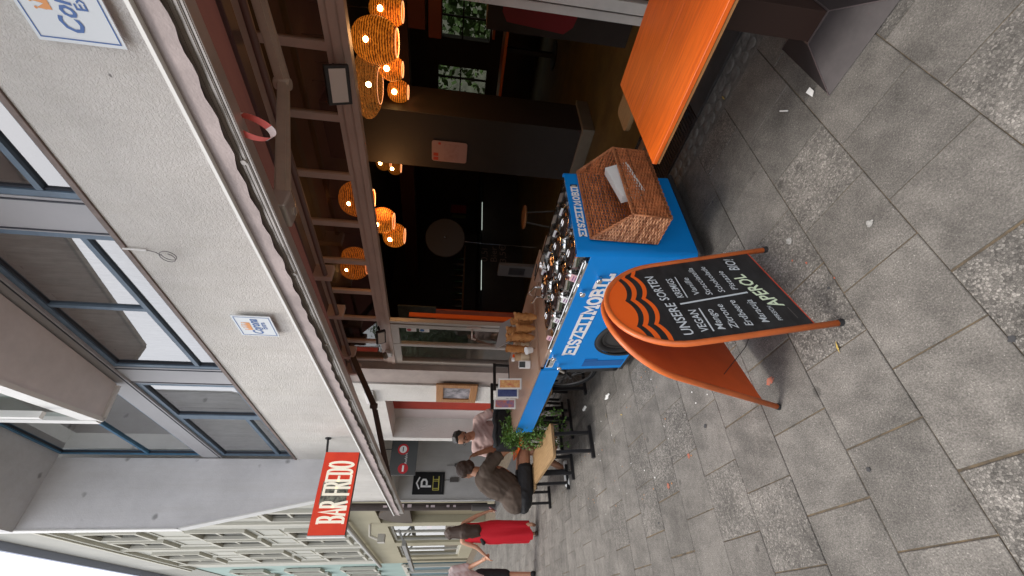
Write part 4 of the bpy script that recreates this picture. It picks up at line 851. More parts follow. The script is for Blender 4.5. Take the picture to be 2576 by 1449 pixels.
bm = B(); box(bm, 3.28, 3.44, Ya + .002, Ya + .0045, .778, .845); cpart('info_sticker', bm, white_paint)
bm = B(); box(bm, 3.29, 3.43, Ya + .0045, Ya + .006, .82, .842); 
for i in range(3): box(bm, 3.30, 3.42, Ya + .0045, Ya + .006, .787 + i * .011, .791 + i * .011)
cpart('sticker_print', bm, black)
bm = B(); box(bm, 3.34, 3.44, Ya + .001, Ya + .004, .12, .50); box(bm, 3.31, 3.35, Ya + .001, Ya + .004, .38, .50); cpart('blue_patch', bm, blue_dark)
bm = B(); block_text(bm, 'EISZEITMOBIL', (3.222, Ya + .0022, .620), (-1, 0, 0), (0, 0, 1), 1.115, .122, .026, gap=.15); cpart('side_lettering', bm, white_ink)
bm = B(); block_text(bm, 'EISZEITMOBIL', (Xa - .0022, -2.045, .860), (0, -1, 0), (0, 0, 1), .53, .056, .0125, gap=.24); cpart('front_lettering', bm, white_ink)
bm = B(); box(bm, Xa - .006, Xa, -2.575, -2.55, .862, .915, bev=.002); box(bm, Xa - .012, Xa - .006, -2.568, -2.558, .872, .905); cpart('latch', bm, chrome)
# front wheel
def wheel(c, r, tw, nm, par, spoke=18, cover=False):
    c = V(c); bm = B(); tube(bm, [c + V((r * math.cos(a), 0, r * math.sin(a))) for a in [i * math.pi / 20 for i in range(40)]], tw, 10, close=True); w = cpart(nm, bm, rubber, smooth=2)
    bm = B(); tube(bm, [c + V(((r - tw * 1.3) * math.cos(a), 0, (r - tw * 1.3) * math.sin(a))) for a in [i * math.pi / 20 for i in range(40)]], tw * .5, 8, close=True)
    for i in range(spoke):
        a = i * 2 * math.pi / spoke; tube(bm, [c + V((.02 * math.cos(a), .015 * (-1) ** i, .02 * math.sin(a))), c + V(((r - tw) * math.cos(a + .12), 0, (r - tw) * math.sin(a + .12)))], .0015, 4)
    if cover: lathe(bm, [(0, .02), (r * .5, .012), (r * .84, .004), (r * .84, -.01), (0, -.01)], c, 28, V((0, 1, 0)))
    lathe(bm, [(0, -.05), (.02, -.05), (.02, .05), (0, .05)], c, 12, V((0, 1, 0))); o = obj('wheel_rim', bm, M('dark rim', (.05, .048, .048), .45, metal=.3) if cover else M('grey rim', (.25, .25, .25), .35, metal=.8), None, smooth=True); sh2 = None
    for v in o.data.vertices: v.co.y += .075 * (v.co.z - .1)
    o.parent = w; o.matrix_parent_inverse = Matrix.Identity(4)
wheel((2.95, Ya - .02, .255), .222, .034, 'front_wheel', ct, 4, True); wheel((2.95, Yb + .05, .25), .225, .025, 'front_wheel', ct)
bm = B()
for i in range(24):
    a0, a1 = R(-20 + i * 9.2), R(-20 + (i + 1) * 9.2); 
    q = [(2.95 + rr * math.cos(a), yy, .20 + rr * math.sin(a)) for a, rr, yy in ((a0, .285, Ya + .002), (a1, .285, Ya + .002), (a1, .285, Ya - .09), (a0, .285, Ya - .09))]; bm.faces.new([bm.verts.new(p) for p in q])
    q = [(2.95 + rr * math.cos(a), Ya + .003, .20 + rr * math.sin(a)) for a, rr in ((a0, .285), (a1, .285), (a1, .31), (a0, .31))]; bm.faces.new([bm.verts.new(p) for p in q])
cpart('mudguard', bm, rubber)
# rear bicycle
wheel((4.42, -2.30, .31), .285, .022, 'rear_wheel', ct, 24)
bm = B(); G_ = (4.42, -2.30, .31)
tube(bm, [(3.5, -2.3, .42), (3.85, -2.3, .34), (4.42, -2.33, .31)], .018, 8); tube(bm, [(3.85, -2.3, .34), (3.98, -2.3, .66), (4.0, -2.3, .80)], .016, 8); tube(bm, [(3.98, -2.27, .62), (4.42, -2.27, .31)], .009, 6); tube(bm, [(3.5, -2.3, .60), (3.98, -2.3, .62)], .02, 8)
box(bm, 3.5, 3.60, Ya - .02, Ya - .07, .10, .60); box(bm, 3.5, 3.60, Ya - .02, Yb + .02, .10, .14); cpart('rear_frame', bm, black)
bm = B(); lathe(bm, [(.03, -.003), (.09, -.003), (.09, .003), (.03, .003)], (3.85, -2.25, .34), 24, V((0, 1, 0))); tube(bm, [(3.85, -2.22, .34), (3.93, -2.21, .19)], .009, 6); box(bm, 3.88, 3.97, -2.20, -2.11, .175, .2, bev=.004); cpart('crank', bm, chrome)
bm = B(); box(bm, 3.905, 3.95, -2.108, -2.104, .178, .197); cpart('pedal_reflector', bm, paint_orange)
bm = B(); tube(bm, [(3.56, -1.97, .70), (3.62, -1.96, .67), (3.70, -1.97, .60)], .014, 8); cpart('silver_handle', bm, chrome, smooth=True)

# ice cream containers sunk in the deck
def tub(x, y):
    t = thing('ice_cream_tub', (x, y, .83), '', 'ice tub', 'chrome ice cream tubs in the cart'); bm = B(); zt = .912
    lathe(bm, [(.120, .838), (.120, .868), (.1225, .871), (.1225, .876), (.120, .880), (.120, zt - .008), (.124, zt - .004), (.124, zt), (.118, zt + .003), (.108, zt + .002), (.106, zt - .02)], (x, y, 0), 40); obj('rim', bm, chrome, t, smooth=True)
    bm = B(); n = 6; z1 = zt + .004; hx = [(.104 * math.cos(math.pi / 3 * i + .5), .104 * math.sin(math.pi / 3 * i + .5)) for i in range(6)]
    lo = [bm.verts.new((x + a, y + b, z1 - .012)) for a, b in hx]; mi = [bm.verts.new((x + a, y + b, z1)) for a, b in hx]; hi = [bm.verts.new((x + a * .72, y + b * .72, z1 + .010)) for a, b in hx]; bm.faces.new(hi)
    for i in range(6):
        j = (i + 1) % 6; bm.faces.new((lo[i], lo[j], mi[j], mi[i])); bm.faces.new((mi[i], mi[j], hi[j], hi[i]))
    bmesh.ops.recalc_face_normals(bm, faces=bm.faces); obj('smoky_lid', bm, M_lid, t)
    bm = B(); tube(bm, [(x + .036 * math.cos(a), y + .022 * math.sin(a), z1 + .013) for a in [i * math.pi / 8 for i in range(16)]], .004, 6, close=True); obj('lid_grip', bm, chrome, t, smooth=True)
    bm = B(); box(bm, x - .085, x - .072, y - .012, y + .012, z1 + .002, z1 + .008); obj('orange_spoon', bm, M_amb, t)
    return t
M_amb = M('amber plastic', (.55, .16, .02), .2)
M_lid = M('smoky steel lid', (.22, .18, .17), .16, metal=.85)
pos = []
for i in range(4): pos.append((2.135 + .258 * i, -2.10))
for i in range(4): pos.append((2.155 + .258 * i, -2.43))
pos.append((2.06, -2.62)) if False else None
names = ['nearest the street and the front panel', 'second along the street side', 'third along the street side', 'last on the street side by the tray', 'nearest the front panel on the wall side', 'second along the wall side', 'third along the wall side', 'last along the wall side']
for (x, y), s in zip(pos, names):
    tub(x, y + .075 * .75)['label'] = 'round chrome ice tub with smoky lid, ' + s
for i, (x, y, z, lb) in enumerate([(2.20, -1.945, .862, 'white flavour card by the chrome rail nearest the front'), (2.46, -1.945, .862, 'second white flavour card on the chrome rail'), (2.73, -1.945, .862, 'third white flavour card on the chrome rail'), (3.0, -1.945, .862, 'last flavour card on the rail beside the tray'), (2.18, -2.60, .87, 'flavour card at the wall side nearest the front panel'), (2.42, -2.60, .87, 'second flavour card at the wall side'), (2.68, -2.60, .87, 'third flavour card at the wall side'), (2.92, -2.60, .87, 'last flavour card at the wall side')]):
    t = thing('flavour_card', (x, y, z), lb, 'card', 'small flavour cards at the ice tubs'); y += .06
    bm = B(); poly(bm, [(x, y, z - .015), (x + .085, y - .012, z - .015), (x + .08, y - .03, z + .042), (x - .005, y - .018, z + .042)], thick=(0, -.002, 0)); obj('card', bm, white_paint if i != 0 and i != 3 else M('pink card', (.7, .42, .45), .5), t)
    bm = B()
    for q in range(2): poly(bm, [(x + .012, y + .0015 - .009 * (q + .4) , z + .004 + q * .016), (x + .068, y - .009 - .009 * (q + .4) + .0015, z + .004 + q * .016), (x + .066, y - .011 - .009 * (q + .4) + .0015, z + .010 + q * .016), (x + .011, y - .0025 - .009 * (q + .4) + .0015, z + .010 + q * .016)], thick=(0, .002, 0))
    obj('handwriting', bm, M('violet ink', (.25, .08, .25), .6), t)
# --- things on the counter
ZC = .893
def cone_stack(x, y, h, label):
    t = thing('wafer_cones', (x, y, ZC), label, 'cones', 'stacks of wafer cones on the counter'); bm = B(); n = int(h / .035); r2 = random.Random(int(x * 100))
    for i in range(n):
        a = r2.uniform(0, 6); z = ZC + i * .036; prof = [(.018 + .001 * i, 0), (.042, .075), (.040, .075), (.016, .004)]
        k0 = len(bm.verts); lathe(bm, prof, (x + r2.uniform(-.003, .003), y + r2.uniform(-.003, .003), z), 16)
        bm.verts.ensure_lookup_table()
        for v in bm.verts[k0:]:
            d = math.atan2(v.co.y - y, v.co.x - x)
            if v.co.z > z + .05: v.co.z += .009 * math.sin(d * 2 + a) ; v.co.x += .002 * math.sin(d * 9)
    obj('cone_stack', bm, M_cone, t, smooth=True); return t
M_cone = M('wafer', (.50, .235, .075), .75, col2=(.34, .13, .035), var=.4, vs=30, bump=.4, bs=150)
CN = ['at the near end of the row', 'second in the near row', 'third in the near row', 'leftmost, beside the glass jar', 'behind the first stack', 'behind the second stack', 'behind the third stack']
for i, (x, y, h) in enumerate([(3.40, -2.42, .20), (3.50, -2.36, .17), (3.58, -2.30, .20), (3.74, -2.26, .22), (3.60, -2.50, .20), (3.68, -2.44, .22), (3.72, -2.37, .24)]): cone_stack(x, y + .06, h, 'stack of brown wafer cones ' + CN[i])
def cups(x, y, n, label):
    t = thing('paper_cups', (x, y, ZC), label, 'cups', 'stacks of kraft paper cups'); bm = B()
    for i in range(n): z = ZC + .012 * i; lathe(bm, [(.040, z + .055), (.046, z), (.048, z + .001), (.047, z + .004), (.041, z + .055)], (x, y, 0), 20)
    obj('cup_rims', bm, M('cream cup rims', (.62, .50, .34), .7), t, smooth=True)
    bm = B(); zt = ZC + .012 * (n - 1); lathe(bm, [(.0465, zt + .006), (.040, zt + .075), (.0, zt + .075)], (x, y, 0), 20); obj('top_cup', bm, M('kraft paper', (.45, .29, .16), .8), t, smooth=True)
    return t
cups(3.90, -2.20, 7, 'front stack of upturned kraft paper cups beside the card terminal'); cups(3.86, -2.33, 7, 'rear stack of upturned kraft paper cups behind the front one')
t = thing('plastic_jar', (4.0, -2.5, ZC), 'clear plastic spoon jar behind the paper cups', 'jar'); bm = B(); lathe(bm, [(.05, ZC), (.055, ZC + .02), (.055, ZC + .13), (.045, ZC + .15), (.0, ZC + .15)], (4.02, -2.52, 0), 20); obj('jar', bm, clear, t, smooth=True)
t = thing('red_clip', (3.93, -2.24, ZC), 'small red and white clip on top of the paper cups', 'clip'); bm = B(); zt = ZC + .012 * 6 + .077; box(bm, 3.90, 3.935, -2.23, -2.19, zt, zt + .018, bev=.004); obj('clip', bm, paint_orange, t); bm = B(); box(bm, 3.90, 3.935, -2.19, -2.16, zt, zt + .03, bev=.004); obj('tab', bm, white_paint, t)
t = thing('sprinkle_tub', (3.62, -2.1, ZC), 'small white tub with blue print on a stick in front of the cones', 'tub'); bm = B(); lathe(bm, [(.0, .03), (.028, .03), (.036, .09), (.038, .09), (.038, .095), (0, .095)], (3.60, -2.12, ZC), 18, V((-.2, .35, 1))); obj('tub', bm, white_paint, t, smooth=True)
bm = B(); tube(bm, [(3.56, -2.11, ZC), (3.60, -2.12, ZC + .05)], .004, 6); tube(bm, [(3.44, -2.16, ZC + .02), (3.60, -2.12, ZC + .07)], .002, 5); obj('stick', bm, chrome, t)
t = thing('card_terminal', (3.83, -2.06, ZC), 'white card terminal with grey screen leaning on the counter edge', 'terminal'); mt = Matrix.Translation((3.86, -2.09, ZC + .055)) @ Matrix.Rotation(R(-25), 4, 'Z') @ Matrix.Rotation(R(-60), 4, 'Y')
bm = B(); box(bm, -.065, .065, -.04, .04, -.012, .012, bev=.008); bmesh.ops.transform(bm, matrix=mt, verts=bm.verts); obj('case', bm, M('white plastic', (.72, .69, .66), .35), t)
bm = B(); box(bm, -.01, .055, -.03, .03, .0125, .0135); bmesh.ops.transform(bm, matrix=mt, verts=bm.verts); obj('screen', bm, M('grey screen', (.06, .065, .065), .2), t)
t = thing('tablet_till', (3.8, -2.45, ZC), 'silver tablet till tilted on a white stand behind the wafer cones', 'tablet'); bm = B(); poly(bm, [(3.95, -2.72, 1.045), (3.95, -2.63, 1.175), (3.98, -2.33, 1.235), (3.98, -2.44, 1.06)], thick=(.012, .004, .0)); obj('tablet', bm, M('silver back', (.45, .44, .44), .35, metal=.5), t)
bm = B(); beam(bm, (3.96, -2.50, ZC), (3.97, -2.50, 1.1), .07, .02); box(bm, 3.93, 4.03, -2.56, -2.44, ZC, ZC + .01, bev=.003); obj('stand', bm, white_paint, t)
t = thing('scoop_rinse', (3.25, -2.52, .86), 'chrome dipper well with taps and scoops at the counter corner', 'tap'); bm = B(); box(bm, 3.06, 3.16, -2.60, -2.3, .851, .865, bev=.004); tube(bm, [(3.11, -2.5, .86), (3.11, -2.5, .96), (3.2, -2.5, 1.0), (3.23, -2.5, .96)], .009, 8); tube(bm, [(3.1, -2.38, .86), (3.1, -2.38, .95), (3.17, -2.36, .98)], .008, 8); lathe(bm, [(0, 0), (.02, 0), (.02, .03), (0, .03)], (3.12, -2.44, .865), 12); obj('taps', bm, chrome, t, smooth=True)
t = thing('black_slot_tray', (3.7, -2.9, ZC), 'black pen lying on the beige counter top', 'pen'); bm = B(); tube(bm, [(3.30, -2.80, ZC + .006), (3.18, -2.86, ZC + .006)], .006, 6); obj('barrel', bm, black, t)
def menu(x, y, ax, label, m_, hh=.255, ww=.12):
    t = thing('menu_stand', (x, y, ZC), label, 'menu stand', 'coloured menu stands on the counter')
    c, s = math.cos(R(ax)), math.sin(R(ax)); lean = .06
    def Q(u, v, o=0): return V((x + u * -s - c * o + c * lean * v / hh, y + u * c - s * o + s * lean * v / hh, ZC + v))
    bm = B(); poly(bm, [Q(-ww / 2, 0), Q(ww / 2, 0), Q(ww / 2, hh), Q(-ww / 2, hh)], thick=(c * .006, s * .006, 0)); poly(bm, [Q(-ww / 2, 0, -.12 * 0), Q(ww / 2, 0), Q(ww / 2, .004, -.07), Q(-ww / 2, .004, -.07)], thick=(0, 0, .004)); obj('holder', bm, M('white acrylic', (.72, .72, .70), .3), t)
    bm = B(); g = .018; poly(bm, [Q(-ww / 2 + g, g, .0015), Q(ww / 2 - g, g, .0015), Q(ww / 2 - g, hh - g, .0015), Q(-ww / 2 + g, hh - g, .0015)]); obj('print', bm, m_, t)
menu(4.40, -2.14, -18, 'menu stand with yellow and orange ice lolly print, rightmost of three', M('yellow orange print', (.75, .50, .16), .4, col2=(.55, .13, .05), var=.5, vs=26))
menu(4.62, -2.13, -18, 'menu stand with navy blue print, middle of three', M('navy print', (.02, .035, .16), .4, col2=(.05, .07, .2), var=.5, vs=20))
menu(4.86, -2.10, -18, 'menu stand with orange and blue print, leftmost of three', M('orange blue print', (.62, .16, .05), .4, col2=(.12, .12, .3), var=.5, vs=22))
bm = B()

# ============================================================ WICKER BASKET
bk = thing('wicker_basket', (1.8, -2.3, .4), 'brown wicker basket with slanted rim hung on the cart front', 'basket')
def wickm(nm, c1, c2): return M(nm, c1, .5, col2=c2, var=.4, vs=22, bump=.2, bs=120, det=3)
wk = wickm('woven willow', (.74, .26, .10), (.38, .12, .045)); wk2 = wickm('light willow ends', (.72, .36, .19), (.34, .14, .065))
BY0, BY1 = -1.955, -2.655; BX0, BX1 = 1.665, 1.895; ZB, ZFt, ZBk = .395, .645, .845
def weave(nm, P0, du, dv, W_, top, mt, outn):
    """rows of willow running in and out of upright stakes; top(u) gives the panel height"""
    bm = B(); P0, du, dv, outn = V(P0), V(du), V(dv), V(outn); sp = .030; rowh = .0104; n = int(max(top(0), top(W_)) / rowh)
    for j in range(n):
        v = (j + .5) * rowh; us = [u_ * W_ / 60 for u_ in range(61) if top(u_ * W_ / 60) > v]
        if len(us) < 3: continue
        jit = rnd.uniform(-.0008, .0008); pts = [P0 + du * u_ + dv * (v + jit + .0012 * math.sin(u_ * 31 + j)) + outn * (.0036 * math.sin(math.pi * u_ / sp + (j % 2) * math.pi)) for u_ in [us[0] + (us[-1] - us[0]) * q / max(8, int((us[-1] - us[0]) / .0085)) for q in range(max(8, int((us[-1] - us[0]) / .0085)) + 1)]]
        tube(bm, pts, .0050 + rnd.uniform(-.0006, .0005), 5, cap=False, mi=rnd.choice((0, 0, 0, 1)))
    k = 0
    while k * sp < W_:
        u_ = k * sp; tube(bm, [P0 + du * u_, P0 + du * u_ + dv * top(u_)], .0042, 5); k += 1
    return obj(nm, bm, [mt, wk3], bk, smooth=2)
wk3 = wickm('dark willow strand', (.33, .115, .042), (.17, .055, .02))
D_ = BX1 - BX0; W0 = BY0 - BY1
weave('front_weave', (BX0, BY0, ZB), (0, -1, 0), (.0, 0, 1), W0, lambda u: ZFt - ZB, wk, (-1, 0, 0))
weave('back_weave', (BX1, BY0, ZB), (0, -1, 0), (0, 0, 1), W0, lambda u: ZBk - ZB, wk, (-1, 0, 0))
weave('left_weave', (BX0, BY0, ZB), (1, 0, 0), (0, 0, 1), D_, lambda u: (ZFt - ZB) + (ZBk - ZFt) * u / D_, wk2, (0, 1, 0))
weave('right_weave', (BX0, BY1, ZB), (1, 0, 0), (0, 0, 1), D_, lambda u: (ZFt - ZB) + (ZBk - ZFt) * u / D_, wk, (0, 1, 0))
bm = B(); box(bm, BX0 + .003, BX1 - .003, BY1 + .003, BY0 - .003, ZB, ZB + .006); obj('base', bm, wk, bk)
bm = B()
rim = [(BX0, BY0, ZFt), (BX0, BY1, ZFt), (BX1, BY1, ZBk), (BX1, BY0, ZBk)]
for q in range(4):
    a, b = V(rim[q]), V(rim[(q + 1) % 4]); L_ = (b - a).length; nn = int(L_ / .012); u, w = frame_of(b - a)
    for ph in (0, 2.1, 4.2): tube(bm, [a + (b - a) * i / nn + u * .006 * math.cos(i * .9 + ph) + w * .006 * math.sin(i * .9 + ph) for i in range(nn + 1)], .0042, 5)
bt = [(BX0, BY0, ZB), (BX0, BY1, ZB), (BX1, BY1, ZB), (BX1, BY0, ZB)]
for q in range(4):
    a, b = V(bt[q]), V(bt[(q + 1) % 4]); L_ = (b - a).length; nn = int(L_ / .012); u, w = frame_of(b - a)
    for ph in (0, 3.14): tube(bm, [a + (b - a) * i / nn + u * .005 * math.cos(i * .9 + ph) + w * .005 * math.sin(i * .9 + ph) for i in range(nn + 1)], .004, 5)
for (x, y, z1) in ((BX0, BY0, ZFt), (BX0, BY1, ZFt), (BX1, BY1, ZBk), (BX1, BY0, ZBk)): tube(bm, [(x, y, ZB), (x, y, z1)], .006, 6)
obj('plaited_rim', bm, wickm('plaited willow edge', (.56, .22, .09), (.30, .10, .04)), bk, smooth=2)
lf = thing('leaflet_stack', (1.72, -2.4, .55), 'white leaflet box with green word standing in the wicker basket', 'leaflets'); bm = B(); a_ = (BX0 + .02)
mt = Matrix.Translation((1.715, -2.325, .635)) @ Matrix.Rotation(R(-12), 4, 'X') @ Matrix.Rotation(R(16), 4, 'Y'); box(bm, -.03, .03, -.15, .15, -.10, .055); bmesh.ops.transform(bm, matrix=mt, verts=bm.verts); obj('paper', bm, white_paint, lf)
o = text('word', 'Getränke', (0, 0, 0), (0, -1, 0), (-1, 0, 0), .10, .026, M('dark green print', (.05, .12, .06), .6), lf)
for v in o.data.vertices: v.co = mt @ (v.co + V((.008, .03, .0555)))

# ============================================================ A-BOARD
ab = thing('pavement_board', (1.6, -1.2, 0), 'orange framed arched blackboard on the pavement listing ice cream flavours in chalk', 'sandwich board')
FL, FR = V((1.365, -1.005, 0)), V((1.528, -1.597, 0)); mid = (FL + FR) / 2; uu = (FR - FL).normalized(); vv = V((.2375944, .0678841, .9689895)); nn_ = V((-.93422, -.25723, .24709)); Hb = .962; hw = .307
def bp_(u, v, h=0): return mid + uu * u + vv * v + nn_ * h
def arch_pts(hw_, vb, vt, n=22, ry=None):
    ry = ry or hw_ * 1.02; vc = vt - ry
    return [(-hw_, vb)] + [(-hw_ * math.cos(R(180 * i / n)), vc + ry * math.sin(R(180 * i / n))) for i in range(n + 1)] + [(hw_, vb)]
bm = B(); ap = arch_pts(hw, .0, Hb); tube(bm, [bp_(u, v) for u, v in ap], .0145, 12); obj('front_frame', bm, orange_tube, ab, smooth=2)
bm = B()
for u in (-hw, hw): lathe(bm, [(0, 0), (.0165, 0), (.0165, .022), (0, .022)], bp_(u, -.004), 12, vv)
rear_off = V((.553, .158, 0)); vr = (bp_(0, Hb) + V((.052, .015, 0)) - (mid + rear_off)).normalized(); nr = uu.cross(vr).normalized(); Lr = (bp_(0, Hb) + V((.052, .015, 0)) - (mid + rear_off)).length
def br_(u, v, h=0): return mid + rear_off + uu * u + vr * v - nr * h
for u in (-hw, hw): lathe(bm, [(0, 0), (.0165, 0), (.0165, .022), (0, .022)], br_(u, -.004), 12, vr)
obj('foot_cap', bm, rubber, ab)
bm = B(); tube(bm, [br_(u, v) for u, v in arch_pts(hw, 0, Lr)], .0145, 12); obj('rear_frame', bm, orange_tube, ab, smooth=2)
inner = arch_pts(hw - .010, .115, Hb - .012)
bm = B(); poly(bm, [bp_(u, v, .002) for u, v in inner], thick=-nn_ * .006); obj('blackboard', bm, chalk, ab)
bm = B(); poly(bm, [bp_(u, v, -.0045) for u, v in arch_pts(hw - .012, .117, Hb - .014)], thick=-nn_ * .003); obj('board_back', bm, orange_back, ab)
inr = arch_pts(hw - .010, .115, Lr - .012)
bm = B(); poly(bm, [br_(u, v, 0) for u, v in inr], thick=nr * .006); obj('rear_board', bm, orange_back, ab)
bm = B(); tube(bm, [bp_(-hw + .012, .112, .001), bp_(hw - .012, .112, .001)], .003, 6); obj('red_bottom_edge', bm, M('red edge', (.5, .05, .02), .5), ab)
bm = B(); tube(bm, [bp_(-.18, .30, -.006), bp_(-.18, .30, -.006) * .5 + br_(-.18, .30) * .5 + V((0, 0, -.03)), br_(-.18, .30)], .002, 5); tube(bm, [br_(-.18, .30) + V((0, 0, .008 * math.sin(a))) + uu * .008 * math.cos(a) for a in [i * .7 for i in range(9)]], .0018, 5, close=True); obj('stay_chain', bm, black, ab)
# orange sunrise waves
def wave(v0, v1, n=36, dsp=0):
    """band between two scalloped lines, clipped to the board"""
    bm = B(); vc = (Hb - .012) - (hw - .010) * 1.02; rr = hw - .012; pr = None
    def sc(u, base):
        t = (u - .039) / .194; f = t - math.floor(t); return base - .031 * math.sin(math.pi * f) ** .75
    def lim(u, v):
        top = vc + 1.02 * math.sqrt(max(0, rr * rr - u * u)); return min(v, top)
    for i in range(n * 2 + 1):
        u = -rr + 2 * rr * i / (n * 2); a = lim(u, sc(u, v0)); b = lim(u, sc(u, v1) if v1 < 9 else 9)
        cur = (bm.verts.new(bp_(u, a, .0032)), bm.verts.new(bp_(u, b, .0032))) 
        if pr and (b - a > 1e-4 or pr[2] > 1e-4): bm.faces.new((pr[0], cur[0], cur[1], pr[1]))
        pr = (cur[0], cur[1], b - a)
    obj('orange_wave', bm, paint_orange, ab)
wave(.763, .784); wave(.815, .840); wave(.866, 99)
def chalk_t(s, u, v, w, h, m_=chalk_white, rot=0, shear=.15, bold=.006): text('chalk_writing', s, bp_(u, v, 0), uu, vv, w, h, m_, ab, lift=.0036, bold=bold, shear=shear, rot=rot)
chalk_t('UNSERE', -.255, .632, .235, .048, rot=2, bold=.012); chalk_t('SORTEN', .0, .652, .215, .046, rot=4, bold=.012)
chalk_t('VEGAN', -.248, .562, .155, .038, bold=.01); chalk_t('KREMIGS', .004, .578, .165, .034, bold=.009, rot=1)
bm = B(); fb = lambda u, v, h: bp_(u, v, .0024 + h)
stroke(bm, [(-.255, .544), (-.09, .543)], .007, fb, .0012); stroke(bm, [(-.002, .563), (.176, .560)], .005, fb, .0012); stroke(bm, [(-.042, .615), (-.026, .275)], .011, fb, .0015); obj('chalk_line', bm, chalk_white, ab)
for s, u, v, w in (('Mango', -.252, .488, .145), ('Zitrone', -.258, .430, .175), ('Erdbeere', -.252, .362, .185), ('Maracuja', -.246, .285, .165), ('PFIRSICH', -.246, .225, .105)): chalk_t(s, u, v, w, .034 if s != 'PFIRSICH' else .020, shear=.2, bold=.003)
for s, u, v, w in (('Vanille', .012, .495, .145), ('Stracciatella', -.006, .437, .24), ('Schokolade', .0, .372, .23), ('Pistazie', .006, .305, .165)): chalk_t(s, u, v, w, .030, shear=.2, bold=.002, rot=2)
chalk_t('APEROL', -.155, .165, .285, .062, chalk_green, rot=13, shear=.25, bold=.02); chalk_t('BIO!', .158, .222, .105, .052, chalk_white, rot=-6, bold=.008)
bm = B(); stroke(bm, [(-.245, .158), (-.168, .160)], .004, fb, .001); obj('small_print', bm, int_grey, ab)

# ============================================================ TABLES AND BENCHES
tb = thing('orange_table', (0, -2.18, 0), 'orange lacquered table on a heavy dark pyramid foot at the right edge of the photo', 'table')
for ya_, yb_, xa_, xb_ in ((-2.62, -2.171, 1.205, 1.1972), (-2.1695, -1.79, 1.1972, 1.19)):
    bm = B(); poly(bm, [(xa_, ya_, .738), (xb_, yb_, .738), (-1.4, yb_, .738), (-1.4, ya_, .738)], thick=(0, 0, .022)); bmesh.ops.bevel(bm, geom=bm.edges[:], offset=.0015, segments=1, affect='EDGES'); obj('tabletop_plank', bm, orange, tb)
bm = B(); poly(bm, [(1.2, -2.615, .7355), (1.187, -1.793, .7355), (-1.4, -1.793, .7355), (-1.4, -2.615, .7355)], thick=(0, 0, -.012)); obj('raw_wood_edge', bm, wood_frame, tb)
bm = B(); 
for cx in (.61,): 
    b4 = [(cx - .21, -2.44), (cx + .21, -2.44), (cx + .20, -1.92), (cx - .21, -1.92)]; t4 = [(cx - .075, -2.27), (cx + .065, -2.27), (cx + .065, -2.12), (cx - .075, -2.12)]
    lo = [bm.verts.new((x, y, .004)) for x, y in b4]; hi = [bm.verts.new((x, y, .115)) for x, y in t4]; bm.faces.new(hi); bm.faces.new(lo[::-1])
    for i in range(4): bm.faces.new((lo[i], lo[(i + 1) % 4], hi[(i + 1) % 4], hi[i]))
obj('pyramid_foot', bm, foot_metal, tb)
bm = B()
for a, b in zip(b4, t4): beam(bm, (a[0], a[1], .005), (b[0], b[1], .116), .004, .004)
for i in range(4): beam(bm, (*t4[i], .117), (*t4[(i + 1) % 4], .117), .006, .006)
obj('weld_seam', bm, M('bright worn steel', (.16, .13, .13), .4, metal=.5), tb)
bm = B(); box(bm, .54, .67, -2.265, -2.125, .112, .72, bev=.006); box(bm, .30, .9, -2.4, -2.0, .712, .7225); obj('column', bm, column_red, tb)
def bench(x0, x1, y0, y1, z, label, shade=wood_light, worn=0, lx=(.08,)):
    t = thing('bench', ((x0 + x1) / 2, (y0 + y1) / 2, 0), label, 'bench', 'light wood benches on black frames'); bm = B(); r = .05
    pts = rounded(x0, x1, min(y0, y1), max(y0, y1), r); poly(bm, [(x, y, z - .03) for x, y in pts], thick=(0, 0, .03)); obj('seat_board', bm, shade, t)
    for xx_ in (x0 + .12, x1 - .15):
        bm = B(); ya_, yb_ = min(y0, y1) + .03, max(y0, y1) - .03
        beam(bm, (xx_ - .05, ya_ - .02, .02), (xx_ - .05, yb_ + .02, .02), .04, .035)
        for y in (ya_ + .06, yb_ - .06): beam(bm, (xx_ - .05, y, .035), (xx_ + .02, y, z - .035), .035, .035, up=V((0, 1, 0)))
        beam(bm, (xx_ + .02, ya_, z - .05), (xx_ + .02, yb_, z - .05), .035, .03); obj('leg_frame', bm, black, t)
    return t
bench(4.80, 5.98, -1.47, -1.86, .5, 'worn light bench nearest the street beside the hanging plant')
bench(6.0, 7.45, -1.42, -1.76, .5, 'farther light bench with the man in black shorts sitting on it', lx=())
bench(4.75, 6.15, -2.22, -2.62, .48, 'light bench under the cart counter on the wall side')
bench(.2, 1.76, -3.02, -3.34, .45, 'weathered light bench standing behind the orange table at the threshold')
bt_ = thing('far_orange_table', (5.9, -2.2, 0), 'small orange table under the black bag between the two seated men', 'table')
bm = B(); box(bm, 5.5, 6.3, -2.58, -1.87, .70, .725, bev=.003); obj('tabletop', bm, orange, bt_)
for x in (5.6, 6.2):
    bm = B(); beam(bm, (x, -2.5, .02), (x, -1.95, .02), .04, .035); beam(bm, (x, -2.22, .035), (x, -2.22, .70), .05, .05, up=V((0, 1, 0))); obj('leg_frame', bm, black, bt_)
